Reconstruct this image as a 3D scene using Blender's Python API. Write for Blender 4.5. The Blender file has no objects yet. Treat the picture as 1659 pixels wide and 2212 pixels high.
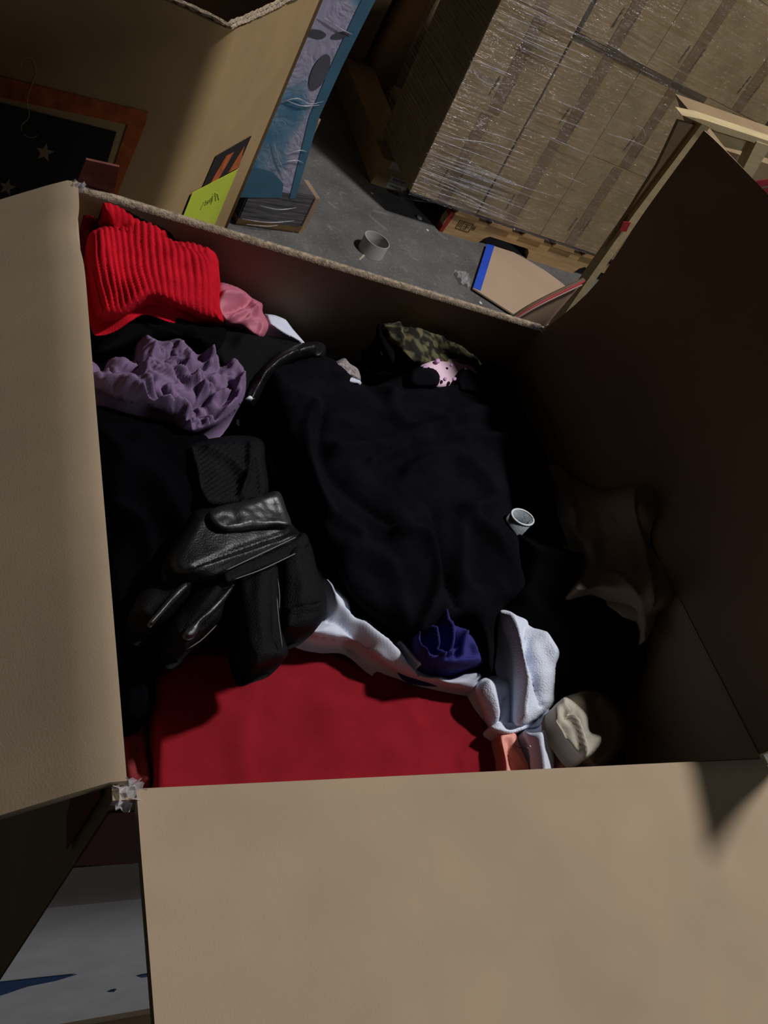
import bpy, bmesh, math, random
import numpy as np
from mathutils import Vector, Matrix, noise
from mathutils.geometry import delaunay_2d_cdt
random.seed(7)
SC = bpy.context.scene
COL = SC.collection

# ------------------------------------------------------------------ camera
RIM = 1.05                                   # height of the carton's rim above the floor
F_PX = 1909.73
CR = np.array([[0.85512778, -0.24109262, 0.45894535],
               [0.11063318, -0.78002059, -0.61589623],
               [0.50647486, 0.57744456, -0.64034444]])
CT = np.array([-0.12535394, -0.17738345, 0.42436649 + RIM])
cam_d = bpy.data.cameras.new('camera'); cam = bpy.data.objects.new('camera', cam_d); COL.objects.link(cam)
cam_d.sensor_fit = 'VERTICAL'; cam_d.sensor_height = 36.0; cam_d.lens = 36.0 * F_PX / 2212.0
cam_d.clip_start = 0.02; cam_d.clip_end = 60
cam.matrix_world = Matrix(((CR[0][0], -CR[1][0], -CR[2][0], CT[0]), (CR[0][1], -CR[1][1], -CR[2][1], CT[1]),
                           (CR[0][2], -CR[1][2], -CR[2][2], CT[2]), (0, 0, 0, 1)))
SC.camera = cam

# ------------------------------------------------------------------ light and exposure
SC.view_settings.view_transform = 'Standard'; SC.view_settings.look = 'None'
SC.view_settings.exposure = 0.0; SC.view_settings.gamma = 1.0
world = bpy.data.worlds.new('world'); SC.world = world; world.use_nodes = True
world.node_tree.nodes['Background'].inputs[0].default_value = (1.0, 0.84, 0.68, 1)
world.node_tree.nodes['Background'].inputs[1].default_value = 0.0085
LAMP = Vector((2.50, .97, 3.80 + RIM))      # the one high-bay lamp whose shadows the photo shows
ld = bpy.data.lights.new('warehouse_lamp', 'AREA'); ld.shape = 'DISK'; ld.size = 0.36; ld.energy = 184
ld.color = (1.0, 0.965, 0.93)
lo = bpy.data.objects.new('warehouse_lamp', ld); COL.objects.link(lo); lo.location = LAMP
lo.rotation_euler = (Vector((0.9, 1.0, 0.6)) - LAMP).to_track_quat('-Z', 'Y').to_euler()

l2 = bpy.data.lights.new('distant_lamp', 'AREA'); l2.shape = 'DISK'; l2.size = 1.6; l2.energy = 70; l2.color = (.93, .96, 1.0)
lo2 = bpy.data.objects.new('distant_lamp', l2); COL.objects.link(lo2); lo2.location = (5.0, -4.0, 3.3)
lo2.rotation_euler = (Vector((.6, 1.0, .8)) - lo2.location).to_track_quat('-Z', 'Y').to_euler()

# ------------------------------------------------------------------ geometry helpers
def ray(p):
    return CR.T @ np.array([(p[0] - 829.5) / F_PX, (p[1] - 1106.0) / F_PX, 1.0])
def atz(p, z):                               # z is measured from the rim
    v = ray(p); return CT + v * ((z + RIM - CT[2]) / v[2])
def atplane(p, P0, ang):                     # vertical plane through P0 running at yaw ang (degrees)
    a = math.radians(ang); n = np.array([-math.sin(a), math.cos(a), 0.0]); v = ray(p)
    return CT + v * (((np.array(P0) - CT) @ n) / (v @ n))
def V(a): return Vector((float(a[0]), float(a[1]), float(a[2])))

def tag(o, label=None, cat=None, group=None, kind=None):
    if label: o['label'] = label
    if cat: o['category'] = cat
    if group: o['group'] = group
    if kind: o['kind'] = kind
    return o
def link(name, me, mat, parent=None, smooth=False):
    if mat: me.materials.append(mat)
    o = bpy.data.objects.new(name, me); COL.objects.link(o)
    if parent: o.parent = parent; o.matrix_parent_inverse = parent.matrix_world.inverted()
    if smooth:
        for p in me.polygons: p.use_smooth = True
    return o
def empty(name, loc, label, cat, group=None):
    o = bpy.data.objects.new(name, None); COL.objects.link(o); o.location = V(loc); o.empty_display_size = 0.05
    o.matrix_world = Matrix.Translation(V(loc))
    return tag(o, label, cat, group)
def from_bm(name, bm, mat, parent=None, smooth=False):
    bmesh.ops.recalc_face_normals(bm, faces=bm.faces)
    me = bpy.data.meshes.new(name); bm.to_mesh(me); bm.free()
    return link(name, me, mat, parent, smooth)
def bm_prism(bm, ring, off):                 # ring of 3D points extruded by the vector off
    a = [bm.verts.new(V(p)) for p in ring]; b = [bm.verts.new(V(p) + V(off)) for p in ring]
    bm.faces.new(a); bm.faces.new(b[::-1])
    n = len(a)
    for i in range(n): bm.faces.new((a[i], b[i], b[(i + 1) % n], a[(i + 1) % n]))
def prism(name, ring, off, mat, parent=None, bevel=0):
    bm = bmesh.new(); bm_prism(bm, ring, off)
    if bevel: bmesh.ops.bevel(bm, geom=bm.edges[:], offset=bevel, segments=2, affect='EDGES', clamp_overlap=True)
    return from_bm(name, bm, mat, parent)
def obox(name, org, ux, sx, sy, sz, mat, parent=None, bevel=0.0, taper=0.0):
    # box from corner org, x side along yaw ux (deg), y side at right angles, z up
    a = math.radians(ux); X = np.array([math.cos(a), math.sin(a), 0]); Y = np.array([-math.sin(a), math.cos(a), 0])
    o = np.array(org, float)
    ring = [o, o + X * sx, o + X * sx + Y * sy, o + Y * sy]
    return prism(name, ring, (taper, 0, sz), mat, parent, bevel)
def catmull(pts, closed=True, step=6.0):
    P = [np.array(p, float) for p in pts]; n = len(P); out = []
    rng = range(n) if closed else range(n - 1)
    for i in rng:
        p0 = P[(i - 1) % n] if closed or i > 0 else P[0]; p1 = P[i]; p2 = P[(i + 1) % n]
        p3 = P[(i + 2) % n] if closed or i < n - 2 else P[-1]
        k = max(1, int(np.linalg.norm(p2 - p1) / step))
        for j in range(k):
            t = j / k
            out.append(0.5 * ((2 * p1) + (-p0 + p2) * t + (2 * p0 - 5 * p1 + 4 * p2 - p3) * t * t + (-p0 + 3 * p1 - 3 * p2 + p3) * t ** 3))
    if not closed: out.append(P[-1])
    return np.array(out)
def seg_dist(Q, poly, closed):
    # distance of each row of Q to a polyline
    A = poly; B = np.roll(poly, -1, axis=0)
    if not closed: A = A[:-1]; B = B[:-1]
    best = np.full(len(Q), 1e9)
    for a, b in zip(A, B):
        ab = b - a; L = ab @ ab
        if L < 1e-9: continue
        t = np.clip(((Q - a) @ ab) / L, 0, 1)
        d = np.hypot(*(Q - a - t[:, None] * ab).T)
        best = np.minimum(best, d)
    return best
def inside(Q, poly):
    x, y = Q[:, 0], Q[:, 1]; c = np.zeros(len(Q), bool); n = len(poly); j = n - 1
    for i in range(n):
        xi, yi = poly[i]; xj, yj = poly[j]
        m = (yi > y) != (yj > y)
        with np.errstate(divide='ignore', invalid='ignore'):
            xx = (xj - xi) * (y - yi) / (yj - yi + 1e-12) + xi
        c ^= m & (x < xx); j = i
    return c
def fbm(p, s, o=4, seed=0):
    return noise.fractal(Vector((p[0] * s + seed, p[1] * s - seed, p[2] * s)), 1.0, 2.0, o)
def ridged(p, s, seed=0):                    # soft cloth creases: thin valleys between round lumps
    q = Vector((p[0] * s + seed, p[1] * s + seed * .7, seed * .3))
    w = Vector((noise.noise(q * 0.7 + Vector((3, 1, 7))), noise.noise(q * 0.7 + Vector((9, 4, 2))), 0))
    a = abs(noise.noise(q + w * 1.3)); b = abs(noise.noise(q * 2.1 + w * 1.8 + Vector((5, 5, 5))))
    return a * 0.7 + b * 0.3

def cloth(name, outline, z, mat, parent=None, thick=.012, edge=40, ridges=(), crumple=(0, 20), soft=(0, 8), drop=.02,
          sp=6.0, smooth_outline=True, clamp=True, func=None, seed=1, label=None, cat=None, group=None, zoff=0.0, lim=(.006, .494, .006, .5)):
    """a piece of cloth lying on the pile. z: level, or control points (px, py, z); ridges: (points, width, height)"""
    poly = catmull(outline, True, sp * 1.1) if smooth_outline else catmull_lin(outline, sp * 1.1)
    x0, y0 = poly.min(0); x1, y1 = poly.max(0)
    gx, gy = np.meshgrid(np.arange(x0, x1, sp), np.arange(y0, y1, sp * .87))
    gx = gx + (np.arange(gx.shape[0]) % 2)[:, None] * sp * .5
    G = np.stack([gx.ravel(), gy.ravel()], 1)
    G = G[inside(G, poly)]; G = G[seg_dist(G, poly, True) > sp * .55]
    Q = np.vstack([poly, G]); nb = len(poly)
    cdt = delaunay_2d_cdt([Vector((float(a), float(b))) for a, b in Q], [], [list(range(nb))], 1, 1e-4)
    vs, faces, orig = cdt[0], cdt[2], cdt[3]
    Q = np.array([[v.x, v.y] for v in vs])
    d = seg_dist(Q, poly, True)
    if isinstance(z, (int, float)): zb = np.full(len(Q), float(z))
    else:
        W = np.zeros(len(Q)); S = np.zeros(len(Q))
        for (a, b, zz) in z:
            w = 1.0 / ((Q[:, 0] - a) ** 2 + (Q[:, 1] - b) ** 2 + 900.0) ** 1.2
            W += w; S += w * zz
        zb = S / W
    t = np.clip(d / edge, 0, 1)
    dome = thick * np.sqrt(np.clip(1 - (1 - t) ** 2, 0, 1))
    extra = np.zeros(len(Q))
    for r in ridges:
        pts, w, h = r[:3]
        rp = catmull(pts, False, 14) if len(pts) > 2 else np.array(pts, float)
        dd = seg_dist(Q, rp, False)
        if h > 0: extra += h * np.exp(-(dd / w) ** 2)
        else: extra += h * np.exp(-(dd / w) ** 1.1)
    if func is not None: extra += func(Q, d)
    fade = np.clip(d / 16.0, 0, 1) ** 1.3 * .9 + .1
    me = bpy.data.meshes.new(name); co = []; bot = []
    for i in range(len(Q)):
        p = atz(Q[i], zb[i] + dome[i]); q0 = p.copy()
        dz = extra[i]
        if crumple[0]: dz += crumple[0] * (ridged(p, crumple[1], seed) * 2.2 - .5)
        if soft[0]: dz += soft[0] * fbm(p, soft[1], 3, seed)
        p[2] += dz * fade[i] + zoff
        b = q0.copy(); b[2] = RIM + zb[i] - drop
        if clamp:
            for c in (p, b):
                if c[2] < RIM + .012:
                    c[0] = min(max(c[0], lim[0]), lim[1]); c[1] = min(max(c[1], lim[2]), lim[3])
        co.append(p); bot.append(b)
    n = len(co); F = [list(f) for f in faces]
    # orientation: make faces point up
    a, b, c = (np.array(co[k]) for k in F[len(F) // 2][:3])
    if np.cross(b - a, c - a)[2] < 0: F = [f[::-1] for f in F]
    ed = {}
    for f in F:
        for i in range(len(f)): ed[(f[i], f[(i + 1) % len(f)])] = 1
    allF = list(F) + [[k + n for k in f[::-1]] for f in F]
    for (i, j) in ed:
        if (j, i) not in ed: allF.append([j, i, i + n, j + n])
    me.from_pydata([tuple(map(float, p)) for p in co + bot], [], allF); me.update()
    o = link(name, me, mat, parent, True)
    if label: tag(o, label, cat, group)
    return o
def catmull_lin(pts, step):
    out = []; n = len(pts)
    for i in range(n):
        a = np.array(pts[i], float); b = np.array(pts[(i + 1) % n], float)
        k = max(1, int(np.linalg.norm(b - a) / step))
        for j in range(k): out.append(a + (b - a) * j / k)
    return np.array(out)
def sweep(name, pts, rad, mat, parent=None, flat=1.0, n=14, step=.004, up=(0, 0, 1), caps=True, squash=None):
    """tapered tube through 3D points; flat squashes it along up; round ends"""
    P = catmull(pts, False, step); m = len(P)
    s = np.concatenate([[0], np.cumsum(np.linalg.norm(np.diff(P, axis=0), axis=1))]); L = s[-1]
    key = np.linspace(0, 1, len(rad)); R = np.interp(s / L, key, rad)
    if caps:
        e0, e1 = R[0], R[-1]
        R = R * np.sqrt(np.clip(1 - np.clip(1 - s / e0, 0, 1) ** 2, .02, 1)) * np.sqrt(np.clip(1 - np.clip(1 - (L - s) / e1, 0, 1) ** 2, .02, 1))
    bm = bmesh.new(); rings = []
    for i in range(m):
        t = P[min(i + 1, m - 1)] - P[max(i - 1, 0)]; t /= np.linalg.norm(t) + 1e-12
        u = np.array(up, float); u -= t * (u @ t); u /= np.linalg.norm(u) + 1e-12; w = np.cross(t, u)
        rings.append([bm.verts.new(V(P[i] + R[i] * (math.cos(2 * math.pi * k / n) * w + flat * math.sin(2 * math.pi * k / n) * u))) for k in range(n)])
    for i in range(m - 1):
        for k in range(n): bm.faces.new((rings[i][k], rings[i][(k + 1) % n], rings[i + 1][(k + 1) % n], rings[i + 1][k]))
    bm.faces.new(rings[0][::-1]); bm.faces.new(rings[-1])
    return from_bm(name, bm, mat, parent, True)
def pxpath(pts):                             # (px, py, z) -> world
    return [atz((a, b), z) for a, b, z in pts]

# ------------------------------------------------------------------ materials
MATS = {}
def mat(name, col, rough=.8, spec=.3, var=.12, vs=8, bump=0.0, bs=400, metal=0, sheen=0, coat=0, col2=None, weave=0, aniso=None, alpha=1, trans=0, vdet=4, vedge=None):
    if name in MATS: return MATS[name]
    m = bpy.data.materials.new(name); m.use_nodes = True; nt = m.node_tree; N = nt.nodes; L = nt.links
    b = N['Principled BSDF']; tc = N.new('ShaderNodeTexCoord')
    mp = N.new('ShaderNodeMapping'); L.new(tc.outputs['Object'], mp.inputs[0])
    if aniso: mp.inputs['Scale'].default_value = aniso
    nz = N.new('ShaderNodeTexNoise'); nz.inputs['Scale'].default_value = vs; nz.inputs['Detail'].default_value = vdet; L.new(mp.outputs[0], nz.inputs[0])
    cr = N.new('ShaderNodeValToRGB'); L.new(nz.outputs[0], cr.inputs[0])
    c2 = col2 if col2 else tuple(c * (1 - var * 1.6) for c in col)
    c1 = col if col2 else tuple(min(1, c * (1 + var)) for c in col)
    lo_, hi_ = vedge if vedge else (.3, .7)
    cr.color_ramp.elements[0].position = lo_; cr.color_ramp.elements[1].position = hi_
    cr.color_ramp.elements[0].color = (*c2, 1); cr.color_ramp.elements[1].color = (*c1, 1)
    L.new(cr.outputs[0], b.inputs['Base Color'])
    b.inputs['Roughness'].default_value = rough; b.inputs['Specular IOR Level'].default_value = spec
    b.inputs['Metallic'].default_value = metal; b.inputs['Sheen Weight'].default_value = sheen
    b.inputs['Coat Weight'].default_value = coat; b.inputs['Alpha'].default_value = alpha
    b.inputs['Transmission Weight'].default_value = trans
    if bump or weave:
        bp = N.new('ShaderNodeBump'); bp.inputs['Distance'].default_value = .001
        n2 = N.new('ShaderNodeTexNoise'); n2.inputs['Scale'].default_value = bs; n2.inputs['Detail'].default_value = 3
        L.new(mp.outputs[0], n2.inputs[0])
        if weave:
            w1 = N.new('ShaderNodeTexWave'); w1.inputs['Scale'].default_value = weave; w1.inputs['Distortion'].default_value = .6; w1.bands_direction = 'X'
            w2 = N.new('ShaderNodeTexWave'); w2.inputs['Scale'].default_value = weave; w2.inputs['Distortion'].default_value = .6; w2.bands_direction = 'Y'
            L.new(tc.outputs['Object'], w1.inputs[0]); L.new(tc.outputs['Object'], w2.inputs[0])
            ad = N.new('ShaderNodeMath'); ad.operation = 'ADD'; L.new(w1.outputs[1], ad.inputs[0]); L.new(w2.outputs[1], ad.inputs[1])
            a2 = N.new('ShaderNodeMath'); a2.operation = 'ADD'; L.new(ad.outputs[0], a2.inputs[0]); L.new(n2.outputs[0], a2.inputs[1])
            L.new(a2.outputs[0], bp.inputs['Height'])
        else: L.new(n2.outputs[0], bp.inputs['Height'])
        bp.inputs['Strength'].default_value = bump or .4; L.new(bp.outputs[0], b.inputs['Normal'])
    MATS[name] = m; return m

def board_mat(name, col, flute=(1, 0, 0), fs=40, var=.06):
    """kraft corrugated board: mottled fibre and faint flutes"""
    m = mat(name, col, rough=.78, spec=.2, var=var, vs=14, bump=.12, bs=900, vdet=6)
    nt = m.node_tree; N = nt.nodes; L = nt.links
    tc = [n for n in N if n.type == 'TEX_COORD'][0]; bp = [n for n in N if n.type == 'BUMP'][0]
    w = N.new('ShaderNodeTexWave'); w.inputs['Scale'].default_value = fs; w.inputs['Distortion'].default_value = .4; w.inputs['Detail'].default_value = 1
    w.bands_direction = 'X' if flute[0] else ('Y' if flute[1] else 'Z')
    L.new(tc.outputs['Object'], w.inputs[0])
    src = bp.inputs['Height'].links[0].from_socket
    mu = N.new('ShaderNodeMath'); mu.operation = 'MULTIPLY_ADD'; mu.inputs[1].default_value = .06
    L.new(w.outputs[1], mu.inputs[0]); L.new(src, mu.inputs[2]); L.new(mu.outputs[0], bp.inputs['Height'])
    return m
KRAFT = board_mat('kraft_board', (.350, .268, .182), (1, 0, 0), 45)
KRAFT_WARM = board_mat('kraft_warm', (.33, .225, .11), (1, 0, 0), 40)
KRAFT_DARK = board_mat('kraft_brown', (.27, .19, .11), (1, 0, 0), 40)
KRAFT_EDGE = mat('board_edge', (.33, .26, .19), rough=.9, var=.35, vs=260, bump=.8, bs=700)
PRINT_RED = mat('print_red', (.16, .012, .01), rough=.6)
PRINT_ORANGE = mat('print_orange', (.36, .085, .022), rough=.75, var=.25, vs=60, vdet=8)
PRINT_BLACK = mat('print_black', (.010, .009, .009), rough=.6, var=.1)
PRINT_WHITE = mat('print_white', (.80, .79, .81), rough=.6, var=.06, vs=30)
PRINT_BLUE = mat('print_blue', (.02, .08, .22), rough=.6)
INK_FAINT = mat('faint_print', (.075, .05, .03), rough=.8)
INK = mat('ink', (.03, .022, .016), rough=.7)
BLACK_JERSEY = mat('black_jersey', (.0020, .0020, .0030), rough=.95, spec=.03, sheen=.0, bump=.5, bs=1500, var=.3, vs=30)
BLACK_KNIT = mat('black_knit', (.0030, .0030, .004), rough=1, spec=.03, bump=.8, bs=900)
NAVY_BLACK = mat('black_woven', (.0014, .0016, .0026), rough=.9, spec=.02, bump=.5, bs=1200, var=.3)
LEATHER = mat('black_leather', (.004, .0045, .006), rough=.42, spec=.35, bump=.4, bs=700, var=.2)
LEATHER_SHINE = mat('black_leather_highlight', (.008, .010, .013), rough=.46, spec=.8, bump=.3, bs=500)
GLOVE_CLOTH = mat('glove_textile', (.0035, .0035, .005), rough=.6, spec=.12, bump=1.0, bs=1100)
STITCH = mat('grey_thread', (.16, .15, .15), rough=.9)

# ------------------------------------------------------------------ setting: concrete floor
def floor_mat():
    m = bpy.data.materials.new('concrete'); m.use_nodes = True; nt = m.node_tree; N = nt.nodes; L = nt.links; b = N['Principled BSDF']
    tc = N.new('ShaderNodeTexCoord')
    def nz(s, d=6, dist=0):
        n = N.new('ShaderNodeTexNoise'); n.inputs['Scale'].default_value = s; n.inputs['Detail'].default_value = d; n.inputs['Distortion'].default_value = dist
        L.new(tc.outputs['Object'], n.inputs[0]); return n
    def ramp(src, a, b_, ca, cb):
        r = N.new('ShaderNodeValToRGB'); r.color_ramp.elements[0].position = a; r.color_ramp.elements[1].position = b_
        r.color_ramp.elements[0].color = (*ca, 1); r.color_ramp.elements[1].color = (*cb, 1); L.new(src, r.inputs[0]); return r
    base = ramp(nz(7).outputs[0], .3, .7, (.085, .083, .082), (.140, .137, .134))
    sp = ramp(nz(95, 3).outputs[0], .60, .68, (0, 0, 0), (1, 1, 1))
    sd = ramp(nz(70, 3).outputs[0], .30, .36, (1, 1, 1), (0, 0, 0))
    dust = ramp(nz(9, 8, 1.6).outputs[0], .62, .74, (0, 0, 0), (1, 1, 1))
    def mix(fac, a, col, k):
        mx = N.new('ShaderNodeMix'); mx.data_type = 'RGBA'
        mm = N.new('ShaderNodeMath'); mm.operation = 'MULTIPLY'; mm.inputs[1].default_value = k; L.new(fac, mm.inputs[0]); L.new(mm.outputs[0], mx.inputs[0])
        L.new(a, mx.inputs[6]); mx.inputs[7].default_value = (*col, 1); return mx.outputs[2]
    c = mix(sp.outputs[0], base.outputs[0], (.24, .235, .23), .5)
    c = mix(sd.outputs[0], c, (.05, .045, .045), .6)
    c = mix(dust.outputs[0], c, (.30, .30, .32), .45)
    L.new(c, b.inputs['Base Color']); b.inputs['Roughness'].default_value = .75; b.inputs['Specular IOR Level'].default_value = .3
    bp = N.new('ShaderNodeBump'); bp.inputs['Strength'].default_value = .35; bp.inputs['Distance'].default_value = .004
    L.new(nz(130, 4).outputs[0], bp.inputs['Height']); L.new(bp.outputs[0], b.inputs['Normal'])
    return m
prism('floor', [(-4, -4, -.1), (9, -4, -.1), (9, 12, -.1), (-4, 12, -.1)], (0, 0, .1), floor_mat())['kind'] = 'structure'

# ------------------------------------------------------------------ the open carton with clothes
HW = .535                                    # depth of the carton below its rim
FL, FR, NL, NR = (atz(p, 0)[:2] for p in ((163, 405), (1170, 710), (266, 1705), (1643, 1638)))
def z3(p, z): return np.array([p[0], p[1], RIM + z])
box = empty('cardboard_carton', (.25, .25, RIM - HW), 'large open brown carton full of clothes, its flaps folded out, filling the foreground', 'box')
T5 = .0055
def wall(a, b, outn, m=KRAFT):
    off = np.array([outn[0] * T5, outn[1] * T5, 0])
    bm = bmesh.new(); bm_prism(bm, [z3(a, -HW), z3(b, -HW), z3(b, 0), z3(a, 0)], off)
    bmesh.ops.subdivide_edges(bm, edges=bm.edges[:], cuts=2)
    return from_bm('side_panel', bm, m, box)
wall(NL - [T5, 0], NR + [T5, 0], (0, -1)); wall(FR + [T5, 0], FL - [T5, 0], (0, 1)); wall(NR, FR, (1, 0)); wall(FL, NL, (-1, 0))
prism('bottom_panel', [z3(NL, -HW), z3(NR, -HW), z3(FR, -HW), z3(FL, -HW)], (0, 0, .006), KRAFT, box)
def flap(profile_far, profile_near, m, n=40, wob=None, name='flap'):
    """lofted bent sheet between two profiles (lists of xyz), with board thickness"""
    A = catmull(profile_near, False, .012); k = len(A); Bp = catmull(profile_far, False, .012)
    idx = np.linspace(0, len(Bp) - 1, k); B = np.array([[np.interp(t, range(len(Bp)), Bp[:, c]) for c in range(3)] for t in idx])
    bm = bmesh.new(); G = []
    for i in range(n + 1):
        t = i / n; row = A * (1 - t) + B * t
        if wob: row = np.array([p + wob(p, t, j / (k - 1)) for j, p in enumerate(row)])
        G.append(row)
    G = np.array(G); top = []; bot = []
    for i in range(n + 1):
        r1 = []; r2 = []
        for j in range(k):
            du = G[min(i + 1, n), j] - G[max(i - 1, 0), j]; dv = G[i, min(j + 1, k - 1)] - G[i, max(j - 1, 0)]
            nn = np.cross(du, dv); nn /= np.linalg.norm(nn)
            r1.append(bm.verts.new(V(G[i, j]))); r2.append(bm.verts.new(V(G[i, j] + nn * T5)))
        top.append(r1); bot.append(r2)
    for i in range(n):
        for j in range(k - 1):
            bm.faces.new((top[i][j], top[i][j + 1], top[i + 1][j + 1], top[i + 1][j])); bm.faces.new((bot[i][j], bot[i + 1][j], bot[i + 1][j + 1], bot[i][j + 1]))
        bm.faces.new((top[i][0], top[i + 1][0], bot[i + 1][0], bot[i][0])); bm.faces.new((top[i][-1], bot[i][-1], bot[i + 1][-1], top[i + 1][-1]))
    for j in range(k - 1):
        bm.faces.new((top[0][j], bot[0][j], bot[0][j + 1], top[0][j + 1])); bm.faces.new((top[n][j], top[n][j + 1], bot[n][j + 1], bot[n][j]))
    o = from_bm(name, bm, m, box, True)
    es = o.modifiers.new('e', 'EDGE_SPLIT'); es.split_angle = math.radians(35)
    return o
# left flap: folded out and hanging at about 32 degrees
def lprof(y, x0, zz=0):
    s = .0
    return [(x0, y, RIM + zz), (x0 - .006, y, RIM + zz - .0005), (x0 - .02, y, RIM + zz - .0105), (x0 - .10, y, RIM + zz - .074), (x0 - .25, y, RIM + zz - .198)]
def lw(p, t, s):
    d = p * 0; d[0] = -.004 * math.exp(-((t - .86) / .05) ** 2) * (1 - s); d[2] = .0015 * math.sin(t * 9) * s; return d
flap([tuple(q) for q in lprof(FL[1], FL[0] + .001)], lprof(NL[1] + .002, NL[0] + .001), KRAFT, 60, lw)
# near flap, almost level
a = atz((292, 1706), 0); b = atz((331, 2212), -.006); nd = b - a; nd /= np.linalg.norm(nd)
def nprof(p0, tw=0): return [p0, p0 + np.array([0, -.006, .0008]), p0 + nd * .03 + np.array([0, 0, .0005]), p0 + nd * .13, p0 + nd * .27 + np.array([0, 0, -.01])]
flap(nprof(z3(NR, 0) + np.array([.001, -.001, .001])), nprof(a + np.array([0, 0, .001])), KRAFT, 60, lambda p, t, s: np.array([0, 0, .0008 * math.sin(t * 14 + 1) * s]))
# right flap standing up and leaning out a little
def rprof(y, x0, dy=0): return [(x0, y, RIM - .002), (x0 + .012, y, RIM + .018), (x0 + .031, y + dy * .3, RIM + .07), (x0 + .030, y + dy * .6, RIM + .155), (x0 + .036, y + dy, RIM + .246)]
flap(rprof(FR[1], .5, .022), rprof(NR[1] + .003, NR[0], 0), KRAFT, 50, lambda p, t, s: np.array([(.036 * abs(math.sin(math.pi * t)) ** .7 - .004) * s ** 1.5, 0, 0]), name='flap')
# far flap, folded out and hanging down behind the far wall
def fprof(x): return [(x, FL[1] + .0062, RIM - .006), (x, FL[1] + .0075, RIM - .014), (x, FL[1] + .022, RIM - .06), (x, FL[1] + .03, RIM - .20)]
flap([(q[0], q[1] - .012, q[2]) for q in fprof(.49)], fprof(.02), KRAFT, 30)
# raw top edge of the far wall
bm = bmesh.new(); m_ = 90
for i in range(m_ + 1):
    t = i / m_; p = z3(FL * (1 - t) + FR * t, 0)
    dz = .0015 * noise.noise(Vector((t * 60, 0, 0))); w = .0033
    vs_ = [bm.verts.new(V(p + np.array([0, -.001, -.003]))), bm.verts.new(V(p + np.array([0, .0, .0012 + dz * .4]))), bm.verts.new(V(p + np.array([0, .005, .0018 - dz * .3]))), bm.verts.new(V(p + np.array([0, .006, -.003])))]
    if i:
        for k in range(3): bm.faces.new((pv[k], pv[k + 1], vs_[k + 1], vs_[k]))
    pv = vs_
from_bm('folded_edge', bm, KRAFT_EDGE, box, True)
# torn corner tab by the red sweater, red reflection put into its colour
TABM = mat('red_lit_board', (.15, .045, .035), rough=.85, var=.15, vs=60)
P0 = np.array([.03, .527, RIM])
prism('torn_tab', [atplane(p, P0, -4) for p in ((186, 345), (258, 361), (246, 416), (200, 470), (160, 450), (163, 400))], (0, .003, 0), TABM, box)
# printed panels on the near outer wall (only the corner below the flap shows)
def onnear(p, e=.0015): q = atplane(p, (0, NL[1] - T5 - e, 0), 0); return q
def nearx(x, z, e=.0012): return np.array([x, NL[1] - T5 - e, RIM + z])
prism('red_print', [nearx(-.003, -.012), nearx(.30, -.012), nearx(.30, -.098), nearx(.055, -.092), nearx(.042, -.083), nearx(.030, -.090), nearx(-.003, -.085)], (0, -.0004, 0), PRINT_RED, box)
prism('red_print', [(-T5 - .001, .002, RIM - .012), (-T5 - .001, .045, RIM - .012), (-T5 - .001, .036, RIM - .055), (-T5 - .001, .02, RIM - .083), (-T5 - .001, .002, RIM - .086)], (-.0004, 0, 0), PRINT_RED, box)
prism('white_print', [nearx(-.003, -.155), nearx(.30, -.165), nearx(.30, -.50), nearx(-.003, -.50)], (0, -.0004, 0), PRINT_WHITE, box)
prism('grey_print', [nearx(-.003, -.088), nearx(.30, -.098), nearx(.30, -.165), nearx(-.003, -.155)], (0, -.0003, 0), mat('print_grey', (.50, .47, .47), rough=.6, var=.05), box)
prism('blue_swoosh', [onnear(p, .0022) for p in ((-60, 2132), (0, 2122), (90, 2112), (166, 2104), (120, 2118), (60, 2130), (0, 2150), (-60, 2170))], (0, -.0004, 0), PRINT_BLUE, box)
prism('blue_swoosh', [onnear(p, .0022) for p in ((232, 2142), (252, 2136), (246, 2142))], (0, -.0004, 0), PRINT_BLUE, box)
prism('blue_swoosh', [onnear(p, .0022) for p in ((296, 2108), (322, 2103), (330, 2108), (305, 2111))], (0, -.0004, 0), PRINT_BLUE, box)
# carton that carries it
supp = empty('closed_carton', (.25, .25, 0), 'closed dark brown carton under the open carton of clothes', 'box')
obox('carton_body', (-.03, -.03, 0), 0, .57, .58, RIM - HW - .001, KRAFT_DARK, supp, .003)
obox('packing_tape', (.225, -.034, .1), 0, .05, .004, .40, mat('brown_tape', (.2, .12, .06), rough=.3, spec=.5), supp)
# clear tape scraps on two corners
CLEAR = mat('clear_tape', (.62, .60, .64), rough=.22, spec=.6, alpha=.30, var=.2)
def scrap(name, cpx, z, w, h, mt, parent, seed, amp=.008, n=9, tilt=0):
    c = atz(cpx, z); bm = bmesh.new(); g = []
    for i in range(n + 1):
        r = []
        for j in range(n + 1):
            u, v = (i / n - .5) * w, (j / n - .5) * h
            q = Vector((i * .55 + seed, j * .55, seed))
            x = u + amp * .5 * noise.noise(q * 1.3 + Vector((7, 0, 0))); y = v + amp * .5 * noise.noise(q + Vector((0, 9, 0)))
            r.append(bm.verts.new(V(c + np.array([x, y, amp * noise.noise(q * 1.2) + tilt * v]))))
        g.append(r)
    for i in range(n):
        for j in range(n): bm.faces.new((g[i][j], g[i + 1][j], g[i + 1][j + 1], g[i][j + 1]))
    o = from_bm(name, bm, mt, parent, False)
    s = o.modifiers.new('s', 'SOLIDIFY'); s.thickness = .0004
    return o
scrap('clear_tape', (274, 1706), .001, .014, .012, CLEAR, box, 3, .008, 6)
scrap('clear_tape', (280, 1722), -.002, .014, .012, CLEAR, box, 15, .008, 6)
scrap('clear_tape', (168, 402), .004, .010, .010, CLEAR, box, 5, .008)
scrap('clear_tape', (1160, 706), .002, .016, .008, CLEAR, box, 8, .006)

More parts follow.
